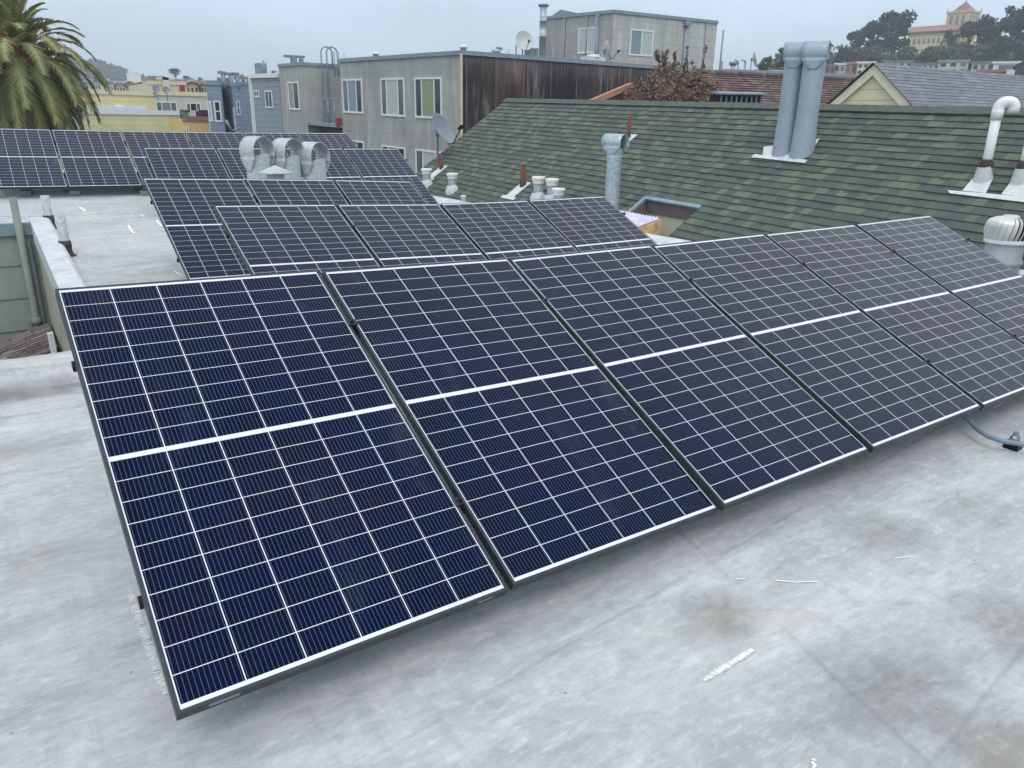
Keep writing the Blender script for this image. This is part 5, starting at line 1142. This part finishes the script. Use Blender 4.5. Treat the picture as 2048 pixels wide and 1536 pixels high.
ct = thing('church_tower', 'square tan tower with pointed reddish roof on the hilltop', 'tower', V((tA.x, tA.y, tA.z-14)))
hz = tA.z-14; b = B(); b.box((0, 0, (topz-hz)/2), (tw_*1.55, tw_*1.55, topz-hz)); ct_m = plain('tower_tan', S((200, 188, 158)), .85, 0, .06); b.build('tower_wall', ct_m, ct)
b = B(); b.box((0, 0, topz-hz), (tw_*1.66, tw_*1.66, .6)); b.build('cornice', ct_m, ct)
for sx in (-1, 1):
    for sy in (-1, 1): B().lathe((sx*tw_*.8, sy*tw_*.8, topz-hz+.3), [(.24, 0), (.2, .5), (0, 1.1)], 8).build('pinnacle', ct_m, ct)
b = B(); b.lathe((0, 0, topz-hz+.3), [(tw_*.8, 0), (tw_*.42, (pk-topz)*.5), (.35, (pk-topz)*.92), (.08, pk-topz+.2), (.04, pk-topz+2)], 8); o = b.build('spire', plain('spire_red', S((142, 104, 102)), .8), ct); o.data.polygons.foreach_set('use_smooth', [False]*len(o.data.polygons))
for s in (-1, 0, 1):
    for fx in (0, 1):
        b = B(); c = V((s*tw_*.42, -tw_*.78, topz-hz-2.6)) if fx == 0 else V((-tw_*.78, s*tw_*.42, topz-hz-2.6)); b.box(c, (.9, .15, 3.2) if fx == 0 else (.15, .9, 3.2)); b.build('belfry_opening', M['cgrey'], ct)

# ------------------------------------------------------------------ far city at the left
bigF = (262, 148, 293, 176)
A, C = rp(245, 161, 420), rp(297, 164, 420); A.z = C.z = (A.z+C.z)/2; F = Face(A, C-A); n = -F.n if F.n.dot(EYE-A) > 0 else F.n; L = (C-A).length
ho = thing('cream_hospital', 'big cream flat topped block with rows of dark windows far below the wooded hill', 'building'); b = B(); d = n*20; b.prism([(p.x, p.y) for p in (A, C, C+d, A+d)], A.z-20, A.z); b.build('wall', M['creamb'], ho)
b = B(); q = A.lerp(C, .45)+n*8; b.box(q+Z*1.8, (L*.55, 8, 3.8), ((C-A).normalized(), n, Z)); b.box(q-X*1+Z*4.2, (L*.2, 6, 1.4), ((C-A).normalized(), n, Z)); b.build('penthouse', M['wroof'], ho)
for rr_ in range(3):
    for j in range(12): b = B(); b.box(F.w(L*(j+.5)/12, -2.-rr_*2.5, .05), (L/12*.5, .1, 1.1), (F.h, n, Z)); b.build('window', M['gdark'], ho)
rnd = random.Random(21)
cols = [('white', 'wroof'), ('cream', 'creamb'), ('pale grey', 'bstucco'), ('tan', 'terra'), ('light yellow', 'yellow'), ('slate blue', 'blues')]
FH = [(296, 318, 150+4, 168, 300, 3, 'redroof', False), (160, 186, 168, 182, 200, 0, 'asph', False), (184, 200, 166, 181, 230, 2, 'asph', True), (205, 222, 164, 178, 280, 1, 'asph', False), (222, 246, 160, 180, 330, 2, 'asph', False), (214, 232, 170, 184, 190, 0, 'redroof', True),
      (232, 250, 172, 185, 180, 1, 'asph', True), (266, 298, 175, 187, 120, 1, 'tile', True), (318, 345, 158, 170, 330, 0, 'redroof', False), (372, 396, 171, 189, 110, 4, 'tile', True), (396, 413, 172, 189, 115, 1, 'redroof', True), (345, 372, 160, 170, 350, 2, 'redroof', False),
      (372, 392, 162, 171, 300, 0, 'redroof', True), (392, 414, 163, 173, 280, 1, 'redroof', False), (414, 436, 163, 172, 260, 2, 'asph', False), (436, 462, 158, 170, 200, 3, 'redroof', False), (470, 502, 156, 169, 180, 0, 'redroof', False), (250, 268, 168, 180, 240, 3, 'redroof', True),
      (150, 172, 160, 172, 330, 0, 'asph', False), (176, 200, 158, 168, 420, 1, 'asph', False), (200, 226, 157, 166, 450, 0, 'redroof', False), (300, 330, 153, 160, 480, 0, 'asph', False)]
spots = ['left of the cream hospital', 'beside the palm fronds', 'just right of the palm', 'under the wooded hill', 'next to the hospital', 'above the yellow wall', 'touching the yellow wall top', 'behind the yellow wall, right part', 'left of the skyline tree', 'right of the red panel',
         'against the blue house', 'under the skyline tree', 'below the small skyline tree', 'high above the beige windows', 'just left of the blue vents', 'behind the blue vents', 'between vents and slate house', 'in front of the hospital', 'half hidden by the palm', 'at the foot of the wooded hill', 'on the far slope below the woods', 'far off right of the hospital']
for i, (x0, x1, y0, y1, r, ci, rm, g) in enumerate(FH):
    hill_house(i, x0, x1, y0, y1, r, M[cols[ci][1]], M[rm], f'{cols[ci][0]} far house {spots[i]}', 3, 1, g)
# ------------------------------------------------------------------ palm
PP = at(28, 128, 1, 31.); pm = thing('palm_tree', 'big date palm with drooping fronds and orange fruit stalks at the left edge', 'palm tree', V((PP.x, PP.y, -9.5)))
c0 = V((0, 0, PP.z+9.5)); rnd = random.Random(4)
b = B(); b.tube([(0, 0, 0), (.1, 0, c0.z*.5), (0, 0, c0.z-.9), (0, 0, c0.z-.2)], [.5, .42, .55, .3], 16); b.build('trunk', M['bark'], pm)
live, dead, rib, fru = B(), B(), B(), B()
def frond(az, el, L, droop, tgt, w=.42, nl=64):
    d = V((math.sin(az)*math.cos(el), -math.cos(az)*math.cos(el), math.sin(el))); p = c0+d*.25; pts = [p.copy()]; seg = 16; dirs = []
    for i in range(seg):
        t = i/seg; d = (d+V((0, 0, -droop*(.35+t*1.5)/seg))).normalized(); p = p+d*L/seg; pts.append(p.copy()); dirs.append(d.copy())
    rib.tube(pts, [.035*(1-i/seg*.85) for i in range(seg+1)], 5, False)
    for i in range(nl):
        t = .1+.9*i/nl; k2 = min(int(t*seg), seg-1); f = t*seg-k2; q = pts[k2].lerp(pts[k2+1], f); d2 = dirs[k2]
        s = d2.cross(Z); s = s.normalized() if s.length > .05 else X.copy(); up2 = s.cross(d2).normalized()
        ll = w*math.sin(math.pi*(.12+.84*t))**.6*rnd.uniform(.85, 1.1)
        for sd in (-1, 1):
            e = (s*sd*.75+d2*.75+up2*.22+V((rnd.uniform(-.12, .12),)*3)-Z*.12).normalized(); tip = q+e*ll-Z*ll*.22; wd_ = d2*.022; mm = q.lerp(tip, .55)+up2*.02
            tgt.face([q-wd_, q+wd_, mm+wd_*.8, tip, mm-wd_*.8])
for i in range(64):                       # live crown
    az = i*2.399; t = i/64; el = R(82-t*80+rnd.uniform(-6, 6)); frond(az, el, rnd.uniform(2.7, 3.2)*(.62+.38*min(1, t*1.6)), 1.1+t*1.6, live, .5, 62)
for i in range(66):                       # drooping lower fronds
    az = i*2.399+1; t = i/66; el = R(2-t*48+rnd.uniform(-6, 6)); frond(az, el, rnd.uniform(2.6, 3.1), 2.8+t*1.1, live if rnd.random() < .8-t*.6 else dead, .46, 50)
for i in range(60):
    az = i*2.399+2; frond(az, R(-25-rnd.random()*40), rnd.uniform(2.7, 3.7), 2.2, dead, .36, 38)
for i in range(75):
    az = rnd.uniform(0, 6.3); el = R(rnd.uniform(0, 52)); d = V((math.sin(az)*math.cos(el), -math.cos(az)*math.cos(el), math.sin(el))); q = c0+d*.3; e = q+d*rnd.uniform(.8, 1.4)-Z*.08
    fru.tube([q, e], [.02, .012], 4, False)
    for j in range(70): f = e.lerp(q, rnd.random()*.5)+V((rnd.gauss(0, .12), rnd.gauss(0, .12), rnd.gauss(-.08, .12))); s = .018; fru.quad(f+V((-s, 0, -s)), f+V((s, 0, -s)), f+V((s, s, s)), f+V((-s, s, s)))
live.build('fronds', M['palml'], pm); dead.build('dry_fronds', M['palmd'], pm); rib.build('frond_ribs', M['rachis'], pm); fru.build('fruit_stalks', M['palmf'], pm)

# ------------------------------------------------------------------ air
hz_ = B(); hz_.box((180, 480, 33), (1260, 1120, 94)); ho_ = hz_.build('haze', None if False else bpy.data.materials.new('haze_air'))
hm = ho_.data.materials[0]; hm.use_nodes = True; hn = hm.node_tree.nodes; hl = hm.node_tree.links
for x in list(hn):
    if x.type == 'BSDF_PRINCIPLED': hn.remove(x)
pvn = hn.new('ShaderNodeVolumePrincipled'); pvn.inputs['Color'].default_value = (.9, .95, 1., 1); pvn.inputs['Density'].default_value = .001; pvn.inputs['Anisotropy'].default_value = .2
hl.new(pvn.outputs[0], hn['Material Output'].inputs['Volume']); ho_['kind'] = 'stuff'; tag(ho_, 'pale foggy air over the city', 'haze')

# ------------------------------------------------------------------ light
SUN_EL, SUN_AZ = R(56), R(212)           # azimuth clockwise from +Y
w = bpy.data.worlds.new('World'); scene.world = w; w.use_nodes = True; wn = w.node_tree.nodes; wl = w.node_tree.links
bg = wn['Background']; sky = wn.new('ShaderNodeTexSky'); sky.sky_type = 'NISHITA'; sky.sun_disc = False; sky.sun_elevation = SUN_EL; sky.sun_rotation = SUN_AZ; sky.dust_density = 3.
wl.new(sky.outputs[0], bg.inputs[0]); bg.inputs[1].default_value = .08
tc = wn.new('ShaderNodeTexCoord'); sp = wn.new('ShaderNodeSeparateXYZ'); wl.new(tc.outputs['Generated'], sp.inputs[0])
def wm(op, a, b_=0.):
    x = wn.new('ShaderNodeMath'); x.operation = op
    for i, v in enumerate((a, b_)):
        if isinstance(v, bpy.types.NodeSocket): wl.new(v, x.inputs[i])
        else: x.inputs[i].default_value = v
    return x.outputs[0]
mp = wn.new('ShaderNodeMapping'); mp.inputs['Scale'].default_value = (1.6, 1.6, 5.); wl.new(tc.outputs['Generated'], mp.inputs[0])
nz = wn.new('ShaderNodeTexNoise'); nz.inputs['Scale'].default_value = 1.7; nz.inputs['Detail'].default_value = 5; nz.inputs['Roughness'].default_value = .5; wl.new(mp.outputs[0], nz.inputs['Vector'])
cr = wn.new('ShaderNodeValToRGB'); e = cr.color_ramp.elements; e[0].position = 0.; e[0].color = (.78, .96, 1.16, 1); e[1].position = 1.; e[1].color = (1.27, 1.34, 1.41, 1)
x = cr.color_ramp.elements.new(.12); x.color = (.83, 1.01, 1.21, 1); x = cr.color_ramp.elements.new(.35); x.color = (.95, 1.09, 1.22, 1)
wl.new(sp.outputs[2], cr.inputs[0])
mr = wn.new('ShaderNodeMapRange'); mr.inputs[1].default_value = .3; mr.inputs[2].default_value = .7; mr.inputs[3].default_value = .86; mr.inputs[4].default_value = 1.12; wl.new(nz.outputs['Fac'], mr.inputs[0])
mx = wn.new('ShaderNodeMix'); mx.data_type = 'RGBA'; mx.blend_type = 'MULTIPLY'; mx.inputs[0].default_value = 1.; wl.new(cr.outputs[0], mx.inputs[6]); wl.new(mr.outputs[0], mx.inputs[7])
bg2 = wn.new('ShaderNodeBackground'); wl.new(mx.outputs[2], bg2.inputs[0]); bg2.inputs[1].default_value = 1.
ms = wn.new('ShaderNodeMixShader'); ms.inputs[0].default_value = .85; wl.new(bg.outputs[0], ms.inputs[1]); wl.new(bg2.outputs[0], ms.inputs[2]); wl.new(ms.outputs[0], wn['World Output'].inputs[0])
sl_ = bpy.data.lights.new('sun', 'SUN'); sl_.energy = .9; sl_.angle = R(25); sl_.color = (1, .97, .93); so = bpy.data.objects.new('sun', sl_); COL.objects.link(so)
sd = V((math.sin(SUN_AZ)*math.cos(SUN_EL), math.cos(SUN_AZ)*math.cos(SUN_EL), math.sin(SUN_EL))); so.rotation_euler = (-sd).to_track_quat('-Z', 'Y').to_euler()
vs = scene.view_settings; vs.view_transform = 'Standard'; vs.look = 'None'; vs.exposure = .12; vs.gamma = 1.; vs.use_curve_mapping = False
scene.render.engine = 'CYCLES'; scene.cycles.volume_bounces = 0
